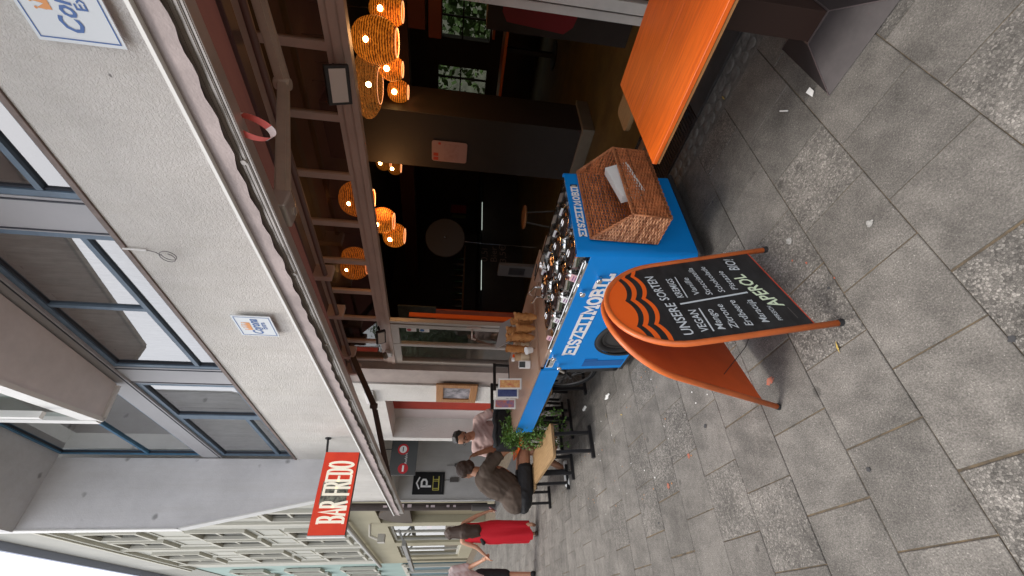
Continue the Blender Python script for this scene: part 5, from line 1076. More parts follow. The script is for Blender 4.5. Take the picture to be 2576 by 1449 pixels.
def chair(x, y, w, z, label, yaw=0):
    t = thing('metal_chair', (x, y, 0), label, 'chair', 'black metal chairs by the wall'); bm = B(); d = .42
    beam(bm, (x, y - w / 2 - .02, z), (x, y + w / 2 + .02, z), .035, .04); beam(bm, (x + .01, y - w / 2 - .01, z - .22), (x + .01, y + w / 2, z - .22), .02, .03)
    for s in (-1, 1): beam(bm, (x, y + s * w / 2, z - .02), (x + .04, y + s * w / 2, .0), .03, .03, up=V((1, 0, 0)))
    obj('back_frame', bm, black, t)
    for s in (-1, 1): bm = B(); beam(bm, (x + d, y + s * w / 2, .45), (x + d + .03, y + s * w / 2, 0), .03, .03, up=V((1, 0, 0))); obj('leg', bm, black, t)
    bm = B(); box(bm, x + .02, x + d + .03, y - w / 2, y + w / 2, .45, .475, bev=.004); obj('seat', bm, black, t)
chair(5.6, -2.82, .37, 1.06, 'black metal chair back nearest the door glass'); chair(5.68, -2.56, .34, 1.09, 'black metal chair back partly behind the menu stands')
# bag on the far table
bg_ = thing('black_bag', (5.85, -2.15, .725), 'black nylon bag with folded top and strap on the far orange table', 'bag')
bm = B(); ell(bm, (5.85, -2.18, .86), (.17, .31, .15)); box(bm, 5.71, 5.97, -2.50, -1.87, .73, 1.02, bev=.05); o = blob('body', bm, black_cloth, bg_, .018, 3)
bm = B(); tube(bm, [(5.74 + .01 * math.sin(i), -2.52 + i * .072, 1.045 + .012 * math.sin(i * 2.1)) for i in range(10)], .03, 8); obj('rolled_top', bm, M('dark grey nylon', (.035, .04, .045), .6, bump=.4, bs=18), bg_, smooth=2)
bm = B(); tube(bm, [(5.70, -1.95, .93), (5.68, -1.88, .80), (5.70, -1.84, .66), (5.76, -1.9, .60)], .016, 6, ry=.006); obj('strap', bm, black_cloth, bg_, smooth=2)
# trailing plant
pt = thing('trailing_plant', (5.3, -2.0, .5), 'green leafy plant trailing over the far end of the blue cart counter', 'plant')
bm = B(); r2 = random.Random(5)
def leaf(bm, p, q, mi=0):
    a = V((r2.uniform(-1, 1), r2.uniform(-1, 1), r2.uniform(-.9, .5))).normalized(); s = a.cross(V((r2.uniform(-1, 1), r2.uniform(-1, 1), r2.uniform(-1, 1)))).normalized(); n_ = a.cross(s)
    P_ = [p, p + a * q * .35 + s * q * .32 + n_ * q * .06, p + a * q + n_ * -q * .08, p + a * q * .35 - s * q * .32 + n_ * q * .06]; f = bm.faces.new([bm.verts.new(v) for v in P_])
st = B()
for k in range(46):
    x0_, y0_ = 5.16 + r2.uniform(-.04, .40), -1.99 + r2.uniform(-.18, .14); L_ = r2.uniform(.25, .72) if k % 3 else r2.uniform(.05, .2); top = .86 + r2.uniform(-.1, .14); pts = []
    for i in range(9):
        t_ = i / 8; pts.append(V((x0_ + .05 * math.sin(k + t_ * 3) - .30 * t_ * (k % 2), y0_ + .10 * t_ + .03 * math.sin(k * 2 + t_ * 4), top - L_ * t_ * (.4 + .6 * t_))))
    tube(st, pts, .0025, 4, cap=False)
    for p in pts:
        for _ in range(7): leaf(bm, p + V((r2.uniform(-.035, .035), r2.uniform(-.035, .035), r2.uniform(-.035, .03))), r2.uniform(.022, .045))
obj('leaves', bm, leaf_m, pt); obj('stems', st, M('green stem', (.06, .10, .02), .7), pt)
bm = B(); box(bm, 5.20, 5.5, -2.30, -2.0, .62, .80, bev=.01); obj('planter', bm, M('dark planter', (.05, .045, .04), .7), pt)

# ============================================================ PEOPLE
def person(loc, label, group=None): return thing('person', loc, label, 'person', group)
def hand(bm, w, d, side, pl, curl=.6, s=1.0):
    """palm, four bent fingers of unequal length and a thumb leaving the palm's side"""
    w, d, side, pl = V(w), V(d).normalized(), V(side).normalized(), V(pl).normalized()
    cap(bm, w, w + d * .045 * s, .022 * s, .026 * s, 8); ell(bm, w + d * .05 * s, (.03 * s, .03 * s, .03 * s), seg=8)
    for i, L_ in enumerate((.062, .075, .070, .055)):
        b0 = w + d * .075 * s + side * (.027 - .018 * i) * s; b1 = b0 + (d * (1 - curl * .4) + pl * curl * .5) * L_ * .55 * s; b2 = b1 + (d * (1 - curl) + pl * curl) * L_ * .5 * s
        tube(bm, [w + d * .05 * s + side * (.02 - .013 * i) * s, b0, b1, b2], [.0095 * s, .0095 * s, .0085 * s, .007 * s], 6)
    tube(bm, [w + d * .015 * s + side * .018 * s, w + d * .045 * s + side * .048 * s, w + d * .08 * s + side * .052 * s + pl * .015 * s], [.011 * s, .010 * s, .008 * s], 6)
def head(bm, c, f, s=1.0, up=V((0, 0, 1))):
    """skull, jaw, nose, brow, lips, ears; f is where the face looks"""
    c, f = V(c), V(f).normalized(); r = f.cross(up).normalized(); u = r.cross(f); rt = Matrix((f, r, u)).transposed()
    ell(bm, c + u * .022 * s - f * .012 * s, (.098 * s, .076 * s, .095 * s), rt); ell(bm, c - u * .035 * s + f * .022 * s, (.068 * s, .058 * s, .075 * s), rt); ell(bm, c - u * .088 * s + f * .052 * s, (.026 * s, .026 * s, .02 * s), rt, 8)
    tube(bm, [c + u * .015 * s + f * .084 * s, c - u * .022 * s + f * .108 * s, c - u * .034 * s + f * .088 * s], [.009 * s, .014 * s, .009 * s], 8)
    ell(bm, c - u * .058 * s + f * .085 * s, (.010 * s, .022 * s, .009 * s), rt, 8); ell(bm, c + u * .028 * s + f * .078 * s, (.012 * s, .045 * s, .010 * s), rt, 8)
    for k_ in (-1, 1): ell(bm, c + r * k_ * .076 * s - f * .008 * s - u * .005 * s, (.016 * s, .009 * s, .028 * s), rt, 8)
def eyes(par, c, f, s=1.0, glasses=False, up=V((0, 0, 1))):
    c, f = V(c), V(f).normalized(); r = f.cross(up).normalized(); u = r.cross(f); bm = B()
    for k_ in (-1, 1): ell(bm, c + r * k_ * .030 * s + u * .010 * s + f * .080 * s, (.011 * s, .011 * s, .009 * s), seg=8)
    obj('eyes', bm, M('eye', (.08, .06, .05), .2), par, smooth=2)
    if glasses:
        bm = B()
        for k_ in (-1, 1): tube(bm, [c + r * (k_ * .033 + .025 * math.cos(a)) * s + u * (.010 + .019 * math.sin(a)) * s + f * .104 * s for a in [i * math.pi / 7 for i in range(14)]], .0026 * s, 5, close=True); tube(bm, [c + r * k_ * .06 * s + u * .012 * s + f * .10 * s, c + r * k_ * .082 * s + u * .005 * s], .0025 * s, 5)
        obj('glasses', bm, black, par)
def wavy(bm, amp, sc):
    bmesh.ops.subdivide_edges(bm, edges=bm.edges[:], cuts=1)
    for v in bm.verts: v.co += V((noise.noise(v.co * sc), noise.noise(v.co * sc + V((9, 9, 9))), noise.noise(v.co * sc + V((3, 7, 1))))) * amp
def crease(o, amp=.006, sc=9):
    me = o.data; me.update()
    for v in me.vertices:
        p = v.co; q = noise.noise(V((p.x * sc, p.y * sc, (p.z + p.y * .6) * sc * 1.8))); v.co = p + v.normal * amp * (1 - 3 * abs(q))
def rescale(root, piv, k):
    piv = V(piv)
    for ch in root.children:
        for v in ch.data.vertices: v.co = piv + (v.co - piv) * k
# --- woman in red dress, seen from behind
wp = person((8.5, -1.31, 0), 'long-haired woman in a red sleeveless dress walking away, wine red phone in hand')
bm = B(); f_ = V((1, .12, 0))
head(bm, (8.53, -1.305, 1.50), (1, .25, 0), .98); cap(bm, (8.50, -1.305, 1.44), (8.49, -1.305, 1.33), .048, .055)
cap(bm, (8.49, -1.43, 1.30), (8.49, -1.18, 1.30), .05, .05); ell(bm, (8.50, -1.305, 1.18), (.10, .145, .19)); ell(bm, (8.49, -1.31, .84), (.12, .165, .17)); cap(bm, (8.50, -1.305, 1.1), (8.49, -1.31, .9), .115, .13)
cap(bm, (8.49, -1.45, 1.29), (8.48, -1.565, 1.07), .042, .034); cap(bm, (8.48, -1.565, 1.07), (8.46, -1.63, .87), .033, .021); hand(bm, (8.46, -1.635, .86), (0, -.15, -1), (-1, 0, 0), (0, .9, 0), .9)
cap(bm, (8.49, -1.165, 1.29), (8.48, -1.085, 1.07), .042, .034); cap(bm, (8.48, -1.085, 1.07), (8.50, -.965, .915), .033, .021); hand(bm, (8.50, -.955, .905), (0, .7, -.7), (-1, 0, 0), (0, -.2, -.9), .8)
cap(bm, (8.49, -1.24, .80), (8.50, -1.26, .45), .085, .058); cap(bm, (8.50, -1.26, .45), (8.47, -1.275, .07), .055, .032); cap(bm, (8.46, -1.275, .035), (8.60, -1.27, .022), .034, .026)
cap(bm, (8.49, -1.39, .80), (8.55, -1.395, .46), .085, .058); cap(bm, (8.55, -1.395, .46), (8.36, -1.40, .14), .055, .032); cap(bm, (8.36, -1.40, .12), (8.44, -1.40, .05), .034, .026)
blob('body', bm, skin, wp, .0085, 2)
bm = B(); rs = [(1.27, .098, .145), (1.2, .108, .152), (1.05, .125, .155), (.95, .135, .165), (.84, .14, .185), (.7, .15, .19), (.5, .155, .18), (.3, .15, .165), (.13, .15, .155)]; rg = []
for z, rx, ry in rs:
    rg.append([bm.verts.new((8.49 + (rx + ((.03 * math.sin(a * 5 + z * 3) + .012 * math.sin(a * 13 - z * 5)) * min(1, (1.0 - z) * 1.4) if z < 1.0 else 0)) * math.cos(a), -1.305 + (ry + ((.022 * math.sin(a * 6 + z * 4) + .01 * math.sin(a * 11 + z * 6)) * min(1, (1.0 - z) * 1.4) if z < 1.0 else 0)) * math.sin(a) - .01 * (1 - z), z + (.03 * math.sin(a * 2) if z < .2 else 0))) for a in [i * math.pi / 18 for i in range(36)]])
for a, b in zip(rg, rg[1:]):
    for k_ in range(36): bm.faces.new((a[k_], a[(k_ + 1) % 36], b[(k_ + 1) % 36], b[k_]))
for s in (-1, 1): tube(bm, [(8.42, -1.305 + s * .09, 1.25), (8.47, -1.305 + s * .085, 1.345), (8.57, -1.305 + s * .08, 1.25)], .014, 6)
obj('red_dress', bm, red_cloth, wp, smooth=2)
bm = B(); ell(bm, (8.505, -1.305, 1.525), (.105, .093, .10)); cap(bm, (8.46, -1.305, 1.50), (8.41, -1.31, 1.28), .09, .115); cap(bm, (8.41, -1.31, 1.28), (8.40, -1.325, 1.08), .12, .095); cap(bm, (8.42, -1.27, 1.15), (8.41, -1.25, 1.03), .07, .04); cap(bm, (8.42, -1.36, 1.2), (8.41, -1.38, 1.04), .06, .04); wavy(bm, .018, 22); blob('hair', bm, hair_dark, wp, .010, 1)
bm = B(); cap(bm, (8.42, -1.2, .99), (8.44, -1.14, .95), .035, .035); blob('black_pouch', bm, black_cloth, wp, .01, 1)
bm = B(); cap(bm, (8.45, -1.275, .02), (8.61, -1.27, .015), .04, .032); blob('sandal', bm, M('brown sandal', (.06, .03, .02), .6), wp, .008, 1)
bm = B(); box(bm, -.035, .035, -.005, .005, -.075, .075, bev=.004); bmesh.ops.transform(bm, matrix=Matrix.Translation((8.455, -1.66, .79)) @ Matrix.Rotation(.5, 4, 'X'), verts=bm.verts); ph = obj('phone', bm, M('wine red phone case', (.18, .01, .02), .4), None); tag(ph, 'wine red phone held in the right hand of the woman in red', 'phone')
# --- man cut by the picture edge
mp_ = person((8.95, -.66, 0), 'man in pale t-shirt and black shorts at the left picture edge')
bm = B(); head(bm, (8.98, -.62, 1.66), (1, -.1, 0)); cap(bm, (8.95, -.62, 1.6), (8.95, -.62, 1.48), .055, .065); ell(bm, (8.95, -.62, 1.25), (.13, .19, .26)); ell(bm, (8.95, -.62, .98), (.13, .17, .14)); cap(bm, (8.95, -.78, 1.42), (8.95, -.46, 1.42), .07, .07)
cap(bm, (8.93, -.80, 1.40), (8.88, -.845, 1.14), .055, .042); cap(bm, (8.88, -.845, 1.14), (8.60, -.905, .95), .04, .026); hand(bm, (8.60, -.905, .94), (-.7, -.3, -.5), (0, 0, 1), (0, -1, -.2), .8, 1.1)
cap(bm, (8.95, -.44, 1.40), (8.97, -.38, 1.12), .055, .042); cap(bm, (8.97, -.38, 1.12), (9.03, -.37, .88), .04, .026); hand(bm, (9.03, -.37, .87), (0, 0, -1), (-1, 0, 0), (0, -1, 0), .5, 1.1)
cap(bm, (8.95, -.70, .92), (8.97, -.71, .50), .10, .065); cap(bm, (8.97, -.71, .50), (8.90, -.715, .09), .062, .036); cap(bm, (8.88, -.715, .04), (9.08, -.715, .035), .036, .03)
cap(bm, (8.95, -.53, .92), (9.05, -.53, .50), .10, .065); cap(bm, (9.05, -.53, .50), (9.12, -.53, .09), .062, .036); cap(bm, (9.1, -.53, .04), (9.3, -.53, .035), .036, .03)
blob('body', bm, skin, mp_, .0095, 2)
bm = B(); cap(bm, (8.95, -.79, 1.43), (8.95, -.45, 1.43), .082, .082); ell(bm, (8.95, -.62, 1.24), (.15, .205, .30)); cap(bm, (8.95, -.62, 1.2), (8.95, -.62, .98), .16, .165); cap(bm, (8.93, -.80, 1.41), (8.90, -.835, 1.20), .075, .068); cap(bm, (8.95, -.44, 1.41), (8.96, -.40, 1.2), .075, .068); crease(blob('t_shirt', bm, tee_white, mp_, .012, 2))
bm = B(); cap(bm, (8.95, -.70, .96), (8.97, -.71, .52), .125, .10); cap(bm, (8.95, -.53, .96), (9.04, -.53, .52), .125, .10); crease(blob('shorts', bm, black_cloth, mp_, .014, 1), .004)
bm = B(); ell(bm, (8.955, -.62, 1.705), (.105, .086, .095)); blob('hair', bm, hair_dark, mp_, .012, 1)
bm = B(); cap(bm, (8.87, -.715, .045), (9.09, -.715, .035), .048, .038); cap(bm, (9.09, -.53, .045), (9.31, -.53, .035), .048, .038); blob('shoes', bm, black_cloth, mp_, .01, 1)
# --- man seated on the bench, back to us
sp_ = person((6.25, -1.55, 0), 'man in taupe t-shirt and black shorts seated on the far bench, back turned')
bm = B(); HC = V((6.30, -1.70, 1.285)); head(bm, HC, (.85, .55, -.1)); cap(bm, (6.27, -1.69, 1.20), (6.24, -1.66, 1.10), .058, .07)
ell(bm, (6.22, -1.55, .92), (.15, .19, .26), Matrix.Rotation(.35, 3, 'X')); ell(bm, (6.22, -1.40, .63), (.18, .17, .13)); cap(bm, (6.08, -1.66, 1.06), (6.40, -1.66, 1.06), .07, .07)
cap(bm, (6.06, -1.68, 1.06), (6.0, -1.84, .86), .056, .045); cap(bm, (6.0, -1.84, .86), (5.98, -1.93, .68), .042, .03); hand(bm, (5.98, -1.935, .67), (.1, -.3, -1), (1, 0, 0), (0, 1, 0), .5)
cap(bm, (6.42, -1.68, 1.06), (6.40, -2.02, .93), .056, .045); cap(bm, (6.40, -2.02, .90), (6.36, -1.93, 1.16), .042, .028); hand(bm, (6.36, -1.925, 1.15), (0, .25, 1), (-1, 0, 0), (0, 1, 0), .9)
cap(bm, (6.13, -1.42, .60), (6.08, -1.93, .58), .09, .062); cap(bm, (6.08, -1.93, .56), (6.14, -1.70, .12), .06, .038); cap(bm, (6.14, -1.72, .06), (6.12, -1.53, .055), .036, .038)
cap(bm, (6.33, -1.42, .60), (6.36, -1.95, .58), .09, .062); cap(bm, (6.36, -1.95, .56), (6.36, -2.02, .12), .06, .038); cap(bm, (6.36, -2.0, .05), (6.36, -2.18, .04), .036, .032)
blob('body', bm, skin2, sp_, .0095, 2)
bm = B(); ell(bm, (6.22, -1.53, .90), (.17, .19, .30), Matrix.Rotation(.35, 3, 'X')); ell(bm, (6.22, -1.385, .70), (.185, .19, .17)); cap(bm, (6.08, -1.65, 1.06), (6.40, -1.65, 1.06), .088, .088); cap(bm, (6.06, -1.68, 1.05), (6.02, -1.81, .91), .078, .068); cap(bm, (6.42, -1.68, 1.05), (6.41, -1.9, .97), .078, .068); crease(blob('t_shirt', bm, tee_taupe, sp_, .012, 2))
bm = B(); ell(bm, (6.22, -1.39, .61), (.198, .195, .115)); cap(bm, (6.13, -1.43, .59), (6.10, -1.68, .585), .098, .088); cap(bm, (6.33, -1.43, .59), (6.35, -1.68, .585), .098, .088); crease(blob('shorts', bm, black_cloth, sp_, .012, 2), .004)
bm = B(); ff = V((.85, .55, -.1)).normalized(); ell(bm, HC - ff * .028 + V((0, 0, .040)), (.108, .102, .095)); ell(bm, HC - ff * .055 - V((0, 0, .02)), (.072, .084, .08)); wavy(bm, .02, 40); blob('hair', bm, hair_dark, sp_, .009, 1)
bm = B(); cap(bm, (6.13, -1.74, .05), (6.11, -1.50, .055), .05, .048); cap(bm, (6.36, -1.98, .05), (6.36, -2.2, .045), .05, .044); blob('white_shoes', bm, white_paint, sp_, .01, 1)
bm = B(); cap(bm, (6.13, -1.73, .022), (6.11, -1.49, .026), .032, .034); box(bm, 6.08, 6.17, -1.77, -1.45, .004, .018, bev=.004); blob('brown_soles', bm, wood_frame, sp_, .009, 1)
rescale(sp_, (6.22, -1.48, .5), 1.12)
# --- man with glasses facing us
gp = person((6.72, -2.35, 0), 'dark-haired man with glasses in a dusty pink t-shirt sitting behind the far orange table')
bm = B(); HG = V((6.60, -2.29, 1.385)); fg = V((-.75, .62, -.38)); head(bm, HG, fg); cap(bm, (6.64, -2.33, 1.30), (6.68, -2.36, 1.20), .055, .065); ell(bm, (6.70, -2.37, 1.0), (.13, .18, .25)); cap(bm, (6.62, -2.53, 1.17), (6.74, -2.22, 1.17), .065, .065); ell(bm, (6.74, -2.37, .70), (.16, .17, .14))
cap(bm, (6.60, -2.56, 1.15), (6.46, -2.66, .92), .052, .042); cap(bm, (6.46, -2.66, .92), (6.22, -2.55, .79), .04, .027); hand(bm, (6.21, -2.545, .785), (-1, .3, -.1), (0, 1, 0), (0, 0, -1), .4)
cap(bm, (6.75, -2.18, 1.15), (6.58, -2.08, .92), .052, .042); cap(bm, (6.58, -2.08, .92), (6.33, -2.12, .79), .04, .027); hand(bm, (6.32, -2.12, .785), (-1, -.1, -.1), (0, 1, 0), (0, 0, -1), .4)
cap(bm, (6.72, -2.45, .62), (6.40, -2.47, .56), .085, .06); cap(bm, (6.40, -2.47, .55), (6.42, -2.47, .08), .058, .036); cap(bm, (6.4, -2.47, .04), (6.25, -2.47, .03), .036, .03)
cap(bm, (6.72, -2.27, .62), (6.40, -2.27, .56), .085, .06); cap(bm, (6.40, -2.27, .55), (6.42, -2.27, .08), .058, .036); cap(bm, (6.4, -2.27, .04), (6.25, -2.27, .03), .036, .03)
blob('body', bm, skin, gp, .0085, 2)
bm = B(); ell(bm, (6.70, -2.37, .98), (.155, .205, .29)); cap(bm, (6.62, -2.54, 1.17), (6.75, -2.20, 1.17), .08, .08); cap(bm, (6.60, -2.56, 1.15), (6.52, -2.62, 1.01), .072, .066); cap(bm, (6.75, -2.18, 1.15), (6.65, -2.12, 1.01), .072, .066); crease(blob('t_shirt', bm, tee_pink, gp, .012, 2))
bm = B(); ell(bm, (6.74, -2.37, .66), (.19, .19, .12)); cap(bm, (6.72, -2.45, .62), (6.45, -2.47, .57), .10, .08); cap(bm, (6.72, -2.27, .62), (6.45, -2.27, .57), .10, .08); crease(blob('trousers', bm, black_cloth, gp, .013, 1), .004)
bm = B(); fgn = fg.normalized(); ell(bm, HG - fgn * .03 + V((0, 0, .05)), (.10, .092, .082)); ell(bm, HG + fgn * .045 + V((0, 0, .088)), (.045, .055, .028)); ell(bm, HG - fgn * .065 - V((0, 0, .02)), (.06, .07, .07)); wavy(bm, .022, 40); blob('hair', bm, hair_blk, gp, .010, 1)
eyes(gp, HG, fg, 1, True); rescale(gp, (6.74, -2.40, .9), 1.12)
st_ = thing('wall_stool', (6.8, -2.37, 0), 'dark stool under the man with glasses', 'stool'); bm = B(); box(bm, 6.6, 6.95, -2.56, -2.18, .50, .545, bev=.01); obj('seat', bm, wood_frame, st_)
for x in (6.64, 6.91):
    for y in (-2.52, -2.22): bm = B(); beam(bm, (x, y, .50), (x, y, 0), .03, .03, up=V((1, 0, 0))); obj('leg', bm, black, st_)

# ============================================================ INSIDE THE BAR
t = thing('menu_sheet', (3.2, -4.65, 1.7), 'pale pink printed sheet with rounded corners on the dark pillar', 'notice'); bm = B(); pts = rounded(0, .29, 0, .43, .03); poly(bm, [(3.07 + a, -4.645, 1.65 + b) for a, b in pts], thick=(0, -.004, 0)); obj('sheet', bm, M('pink print sheet', (.40, .25, .24), .5), t)
bm = B(); box(bm, 3.10, 3.34, -4.6445, -4.6435, 1.75, 1.93); obj('map_print', bm, M('soft red map print', (.33, .18, .18), .6, col2=(.40, .26, .25), var=.3, vs=18), t); bm = B(); box(bm, 3.30, 3.345, -4.644, -4.643, 2.0, 2.06); box(bm, 3.24, 3.285, -4.644, -4.643, 2.0, 2.06); box(bm, 3.09, 3.12, -4.644, -4.643, 1.97, 2.0); obj('red_square', bm, M('red square', (.45, .05, .03), .5), t)
t = thing('red_cabinet', (1.2, -4.7, .7), 'red panel with clipped corners in a dark case at the right edge of the room', 'cabinet'); bm = B(); box(bm, .6, 1.72, -4.53, -4.9, .15, 1.55); obj('case', bm, int_dark, t)
bm = B(); poly(bm, [(.7, -4.525, .67), (1.47, -4.525, .69), (1.60, -4.525, .72), (1.67, -4.525, .80), (1.63, -4.525, 1.36), (1.55, -4.525, 1.41), (.7, -4.525, 1.43)], thick=(0, -.004, 0)); obj('red_panel', bm, M('crimson panel', (.25, .008, .012), .5), t)
def bar_table(x, y, z, w, d, label):
    t = thing('bar_table', (x, y, .15), label, 'table', 'orange tables inside'); bm = B(); box(bm, x - w / 2, x + w / 2, y - d / 2, y + d / 2, z - .05, z, bev=.005); obj('tabletop', bm, M('orange top', (.55, .13, .02), .4), t); bm = B(); box(bm, x - .04, x + .04, y - .04, y + .04, .18, z - .05); lathe(bm, [(0, .15), (.25, .15), (.25, .17), (.04, .19), (0, .19)], (x, y, 0), 20); obj('pedestal', bm, black, t)
bar_table(3.4, -8.2, 1.1, 2.2, .7, 'long orange bar table deep in the room under the garden window'); bar_table(3.0, -9.6, 1.25, 1.5, .4, 'orange sill table directly under the garden window')
t = thing('bar_counter', (8.0, -7.2, .15), 'dark bar counter with a white light strip under its top at the back left', 'counter'); bm = B(); box(bm, 7.5, 8.4, -10.3, -4.6, .15, 1.12); obj('front', bm, int_dark, t); bm = B(); box(bm, 7.35, 8.5, -10.4, -4.5, 1.14, 1.18); obj('top', bm, black, t)
bm = B(); box(bm, 7.34, 7.36, -8.6, -7.6, 1.125, 1.134); box(bm, 7.34, 7.36, -6.6, -5.75, 1.125, 1.134); obj('light_strip', bm, M('cool light strip', (.8, .85, .8), .5, emit=(.75, .85, .75), es=.55), t)
o = text('chalk_price', '0,5l\nBier\n3,5€', (7.49, -6.7, .98), (0, -1, 0), (0, 0, 1), .55, .16, M('dim chalk', (.22, .15, .12), .9), t)
t = thing('round_wall_disc', (6.1, -6, 1.2), 'large dark round fan disc on a thin metal pole in the room', 'fan'); bm = B(); lathe(bm, [(0, 0), (.37, .0), (.385, .012), (.37, .025), (0, .03)], (6.1, -6.0, 1.94), 40, V((-.9, .6, 0))); obj('disc', bm, M('dark mesh disc', (.06, .045, .035), .5), t, smooth=True)
bm = B(); tube(bm, [(6.13, -5.97, 1.6), (6.17, -5.99, 1.15), (6.17, -5.99, .15)], .012, 8); lathe(bm, [(0, 0), (.03, 0), (.02, .05), (0, .05)], (6.07, -5.98, 1.94), 12, V((-.9, .6, 0))); obj('pole', bm, chrome, t, smooth=True)
t = thing('bar_stool', (4.3, -4.8, .15), 'wooden round seat bar stool with thin metal legs behind the cart', 'stool'); bm = B(); lathe(bm, [(0, .72), (.17, .72), (.18, .735), (.17, .75), (0, .75)], (4.32, -4.8, 0), 28); obj('seat', bm, M('light brown seat', (.34, .17, .08), .4), t, smooth=True)
for a in range(4): bm = B(); tube(bm, [(4.32 + .1 * math.cos(a * 1.57), -4.8 + .1 * math.sin(a * 1.57), .72), (4.32 + .2 * math.cos(a * 1.57), -4.8 + .2 * math.sin(a * 1.57), .15)], .008, 6); obj('leg', bm, M('dull steel leg', (.14, .13, .12), .4, metal=.6), t)
t = thing('dispenser_box', (4.65, -4.0, .5), 'slim grey box with a small dark screen behind the ice tubs', 'dispenser'); bm = B(); box(bm, 4.53, 4.76, -4.0, -4.06, .53, 1.10, bev=.004); obj('case', bm, int_grey, t); bm = B(); box(bm, 4.57, 4.72, -3.998, -4.0, .72, .95); obj('screen', bm, black, t); bm = B(); box(bm, 4.53, 4.76, -3.997, -3.9995, .54, .59); obj('label_strip', bm, M('beige strip', (.22, .2, .15), .5), t)
bm = B(); box(bm, 4.5, 4.8, -3.97, -4.1, .15, .53); obj('stand', bm, black, t)
for (x0, x1, y, z0, z1, lb) in ((2.1, 2.75, -6.9, 2.35, 2.6, 'brick red wooden box shelf under the ceiling beam'), (2.0, 2.72, -6.6, 2.1, 2.28, 'lower brick red wooden shelf beside the lamps')):
    t = thing('wall_shelf', (x0, y, z0), lb, 'shelf', 'red shelves in the bar'); bm = B(); box(bm, x0, x1, y, y - .25, z0, z1, bev=.01); obj('board', bm, M('brick red wood', (.16, .035, .015), .6), t)
t = thing('beer_cooler', (7.9, -9.6, .15), 'dim red and green lit cooler behind the bar counter', 'cooler'); bm = B(); box(bm, 8.6, 9.0, -9.9, -9.1, 1.2, 2.0); obj('case', bm, black, t); bm = B(); box(bm, 8.59, 8.6, -9.85, -9.5, 1.5, 1.95); obj('red_panel', bm, M('dim red panel', (.3, .01, .01), .5), t); bm = B(); box(bm, 8.59, 8.6, -9.42, -9.3, 1.5, 1.9); obj('green_bottle', bm, M('dim green glass', (.12, .16, .06), .3), t)
bm = B(); r9 = random.Random(4)
t = thing('bottle_rack', (8.9, -7, 1.2), 'row of dark bottles on the shelf behind the bar counter', 'bottles')
for i in range(14):
    bm = B(); y = -5.4 - i * .2; h = r9.uniform(.22, .32); lathe(bm, [(0, 1.5), (.036, 1.5), (.036, 1.5 + h * .6), (.013, 1.5 + h * .75), (.013, 1.5 + h), (0, 1.5 + h)], (8.9, y, 0), 10); obj('bottle', bm, M('bottle glass', r9.choice([(.10, .05, .01), (.02, .06, .02), (.15, .14, .12)]), .15), t, smooth=True)
bm = B(); box(bm, 8.78, 9.0, -8.4, -5.2, 1.46, 1.5); obj('shelf_board', bm, wood_frame, t)
# back yard seen through the rear windows
yw_ = thing('yard_sky_screen', (4, -17, 0), 'grey yard wall added behind the garden tree to block sky in the rear windows', 'wall'); bm = B(); box(bm, -6, 16, -17, -17.3, 0, 7); obj('render', bm, M('yard render', (.30, .31, .28), .9, var=.5, vs=1.5), yw_)  # wall added to cut the bright sky behind the rear windows
bm = B(); poly(bm, [(2.5, -10.6, 1.25), (6.5, -10.6, 1.25), (6.5, -10.6, 2.4), (2.5, -10.6, 2.4)]); part('rear_glass', bm, glassmat('light-dimming rear glass', (.42, .45, .38), .03))  # tint added to dim the daylight coming through the rear windows
t = thing('yard_tree', (4.0, -14.5, 0), 'green tree in the yard seen through the rear windows', 'tree'); bm = B(); r2 = random.Random(3)
for k_ in range(2600):
    p = V((4.4 + r2.gauss(0, 1.5), -14 + r2.gauss(0, .7), 1.9 + r2.gauss(0, 1.2))); q = r2.uniform(.06, .16); u = V((r2.uniform(-1, 1), r2.uniform(-1, 1), r2.uniform(-1, 1))).normalized(); w = u.orthogonal().normalized()
    bm.faces.new([bm.verts.new(p + u * q), bm.verts.new(p + w * q * .6), bm.verts.new(p - u * q), bm.verts.new(p - w * q * .6)])
obj('crown', bm, M('yard leaves', (.07, .13, .03), .6, var=.5, vs=3), t); bm = B(); tube(bm, [(4.4, -14, 0), (4.4, -14, 3)], .12, 8); obj('trunk', bm, wood_frame, t)

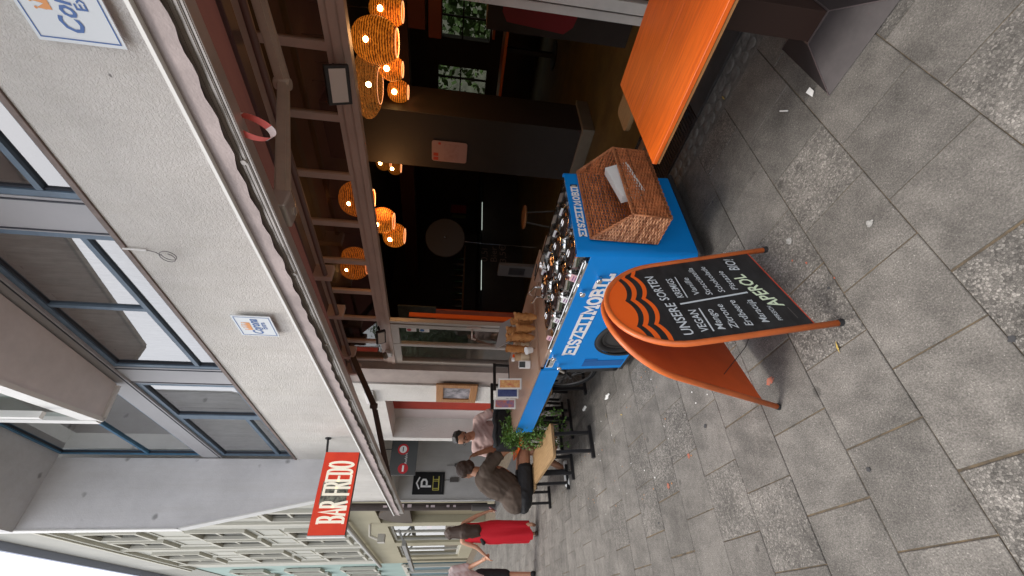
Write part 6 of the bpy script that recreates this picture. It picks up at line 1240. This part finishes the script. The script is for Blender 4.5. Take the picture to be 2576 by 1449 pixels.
# ============================================================ SMALL LITTER
t = thing('cigarette_end', (1.02, -2.12, .01), 'white cigarette end on the slabs between table foot and board', 'litter'); bm = B(); tube(bm, [(.992, -2.105, .006), (1.022, -2.155, .006)], .004, 8); obj('stub', bm, white_paint, t)
t = thing('paper_scrap', (.82, -2.03, .01), 'white paper scrap at the corner of the dark pyramid foot', 'litter'); bm = B(); poly(bm, [(.845, -2.07, .004), (.87, -2.06, .012), (.865, -2.01, .004), (.84, -2.02, .01)]); obj('scrap', bm, white_paint, t)
r3 = random.Random(11); yl = M('yellowed leaf', (.45, .33, .08), .7)
for i, (x, y, lb) in enumerate([(1.44, -.925, 'thin yellow leaf lying by the left front foot of the board'), (1.25, -2.72, 'curled yellow leaf on the cobble strip'), (3.9, -1.6, 'yellow leaf on the slabs behind the board nearest the cart'), (4.3, -1.75, 'second yellow leaf by the bicycle wheel'), (4.2, -1.45, 'third yellow leaf in front of the bench legs')]):
    t = thing('fallen_leaf', (x, y, 0), lb, 'leaf', 'fallen leaves'); bm = B(); a = r3.uniform(0, 3); d = V((math.cos(a), math.sin(a), 0)); s = V((-d.y, d.x, 0)); p = V((x, y, .006)); poly(bm, [p - d * .028, p + s * .007 + V((0, 0, .004)), p + d * .03, p - s * .007]); obj('blade', bm, yl, t)
for i, (x, y, lb) in enumerate([(4.15, -1.9, 'crumpled white napkin on the ground beside the rear wheel'), (4.95, -2.1, 'white plastic scrap on the ground under the counter')]):
    t = thing('crumpled_napkin', (x, y, 0), lb, 'litter', 'crumpled napkins'); bm = B(); bmesh.ops.create_icosphere(bm, subdivisions=3, radius=1, matrix=Matrix.Translation((x, y, .015)) @ Matrix.Diagonal((.07, .02, .008, 1)))
    for v in bm.verts: v.co += v.co.normalized() * noise.noise(v.co * 30) * .015; v.co.z = max(.004, v.co.z + noise.noise(v.co * 55) * .02)
    obj('crumple', bm, white_paint, t)
bm = B()
for i in range(60):
    x, y = r3.uniform(2.4, 5.4), r3.uniform(-1.8, -.8); q = r3.uniform(.003, .008); f = poly(bm, [(x - q, y, .005), (x, y - q, .005), (x + q, y, .007), (x, y + q, .005)]); f.material_index = i % 2
tag(obj('scattered_crumbs', bm, [M_cone, white_paint], None), 'scattered pale crumbs and petals on the slabs behind the board', 'crumbs', kind='stuff')
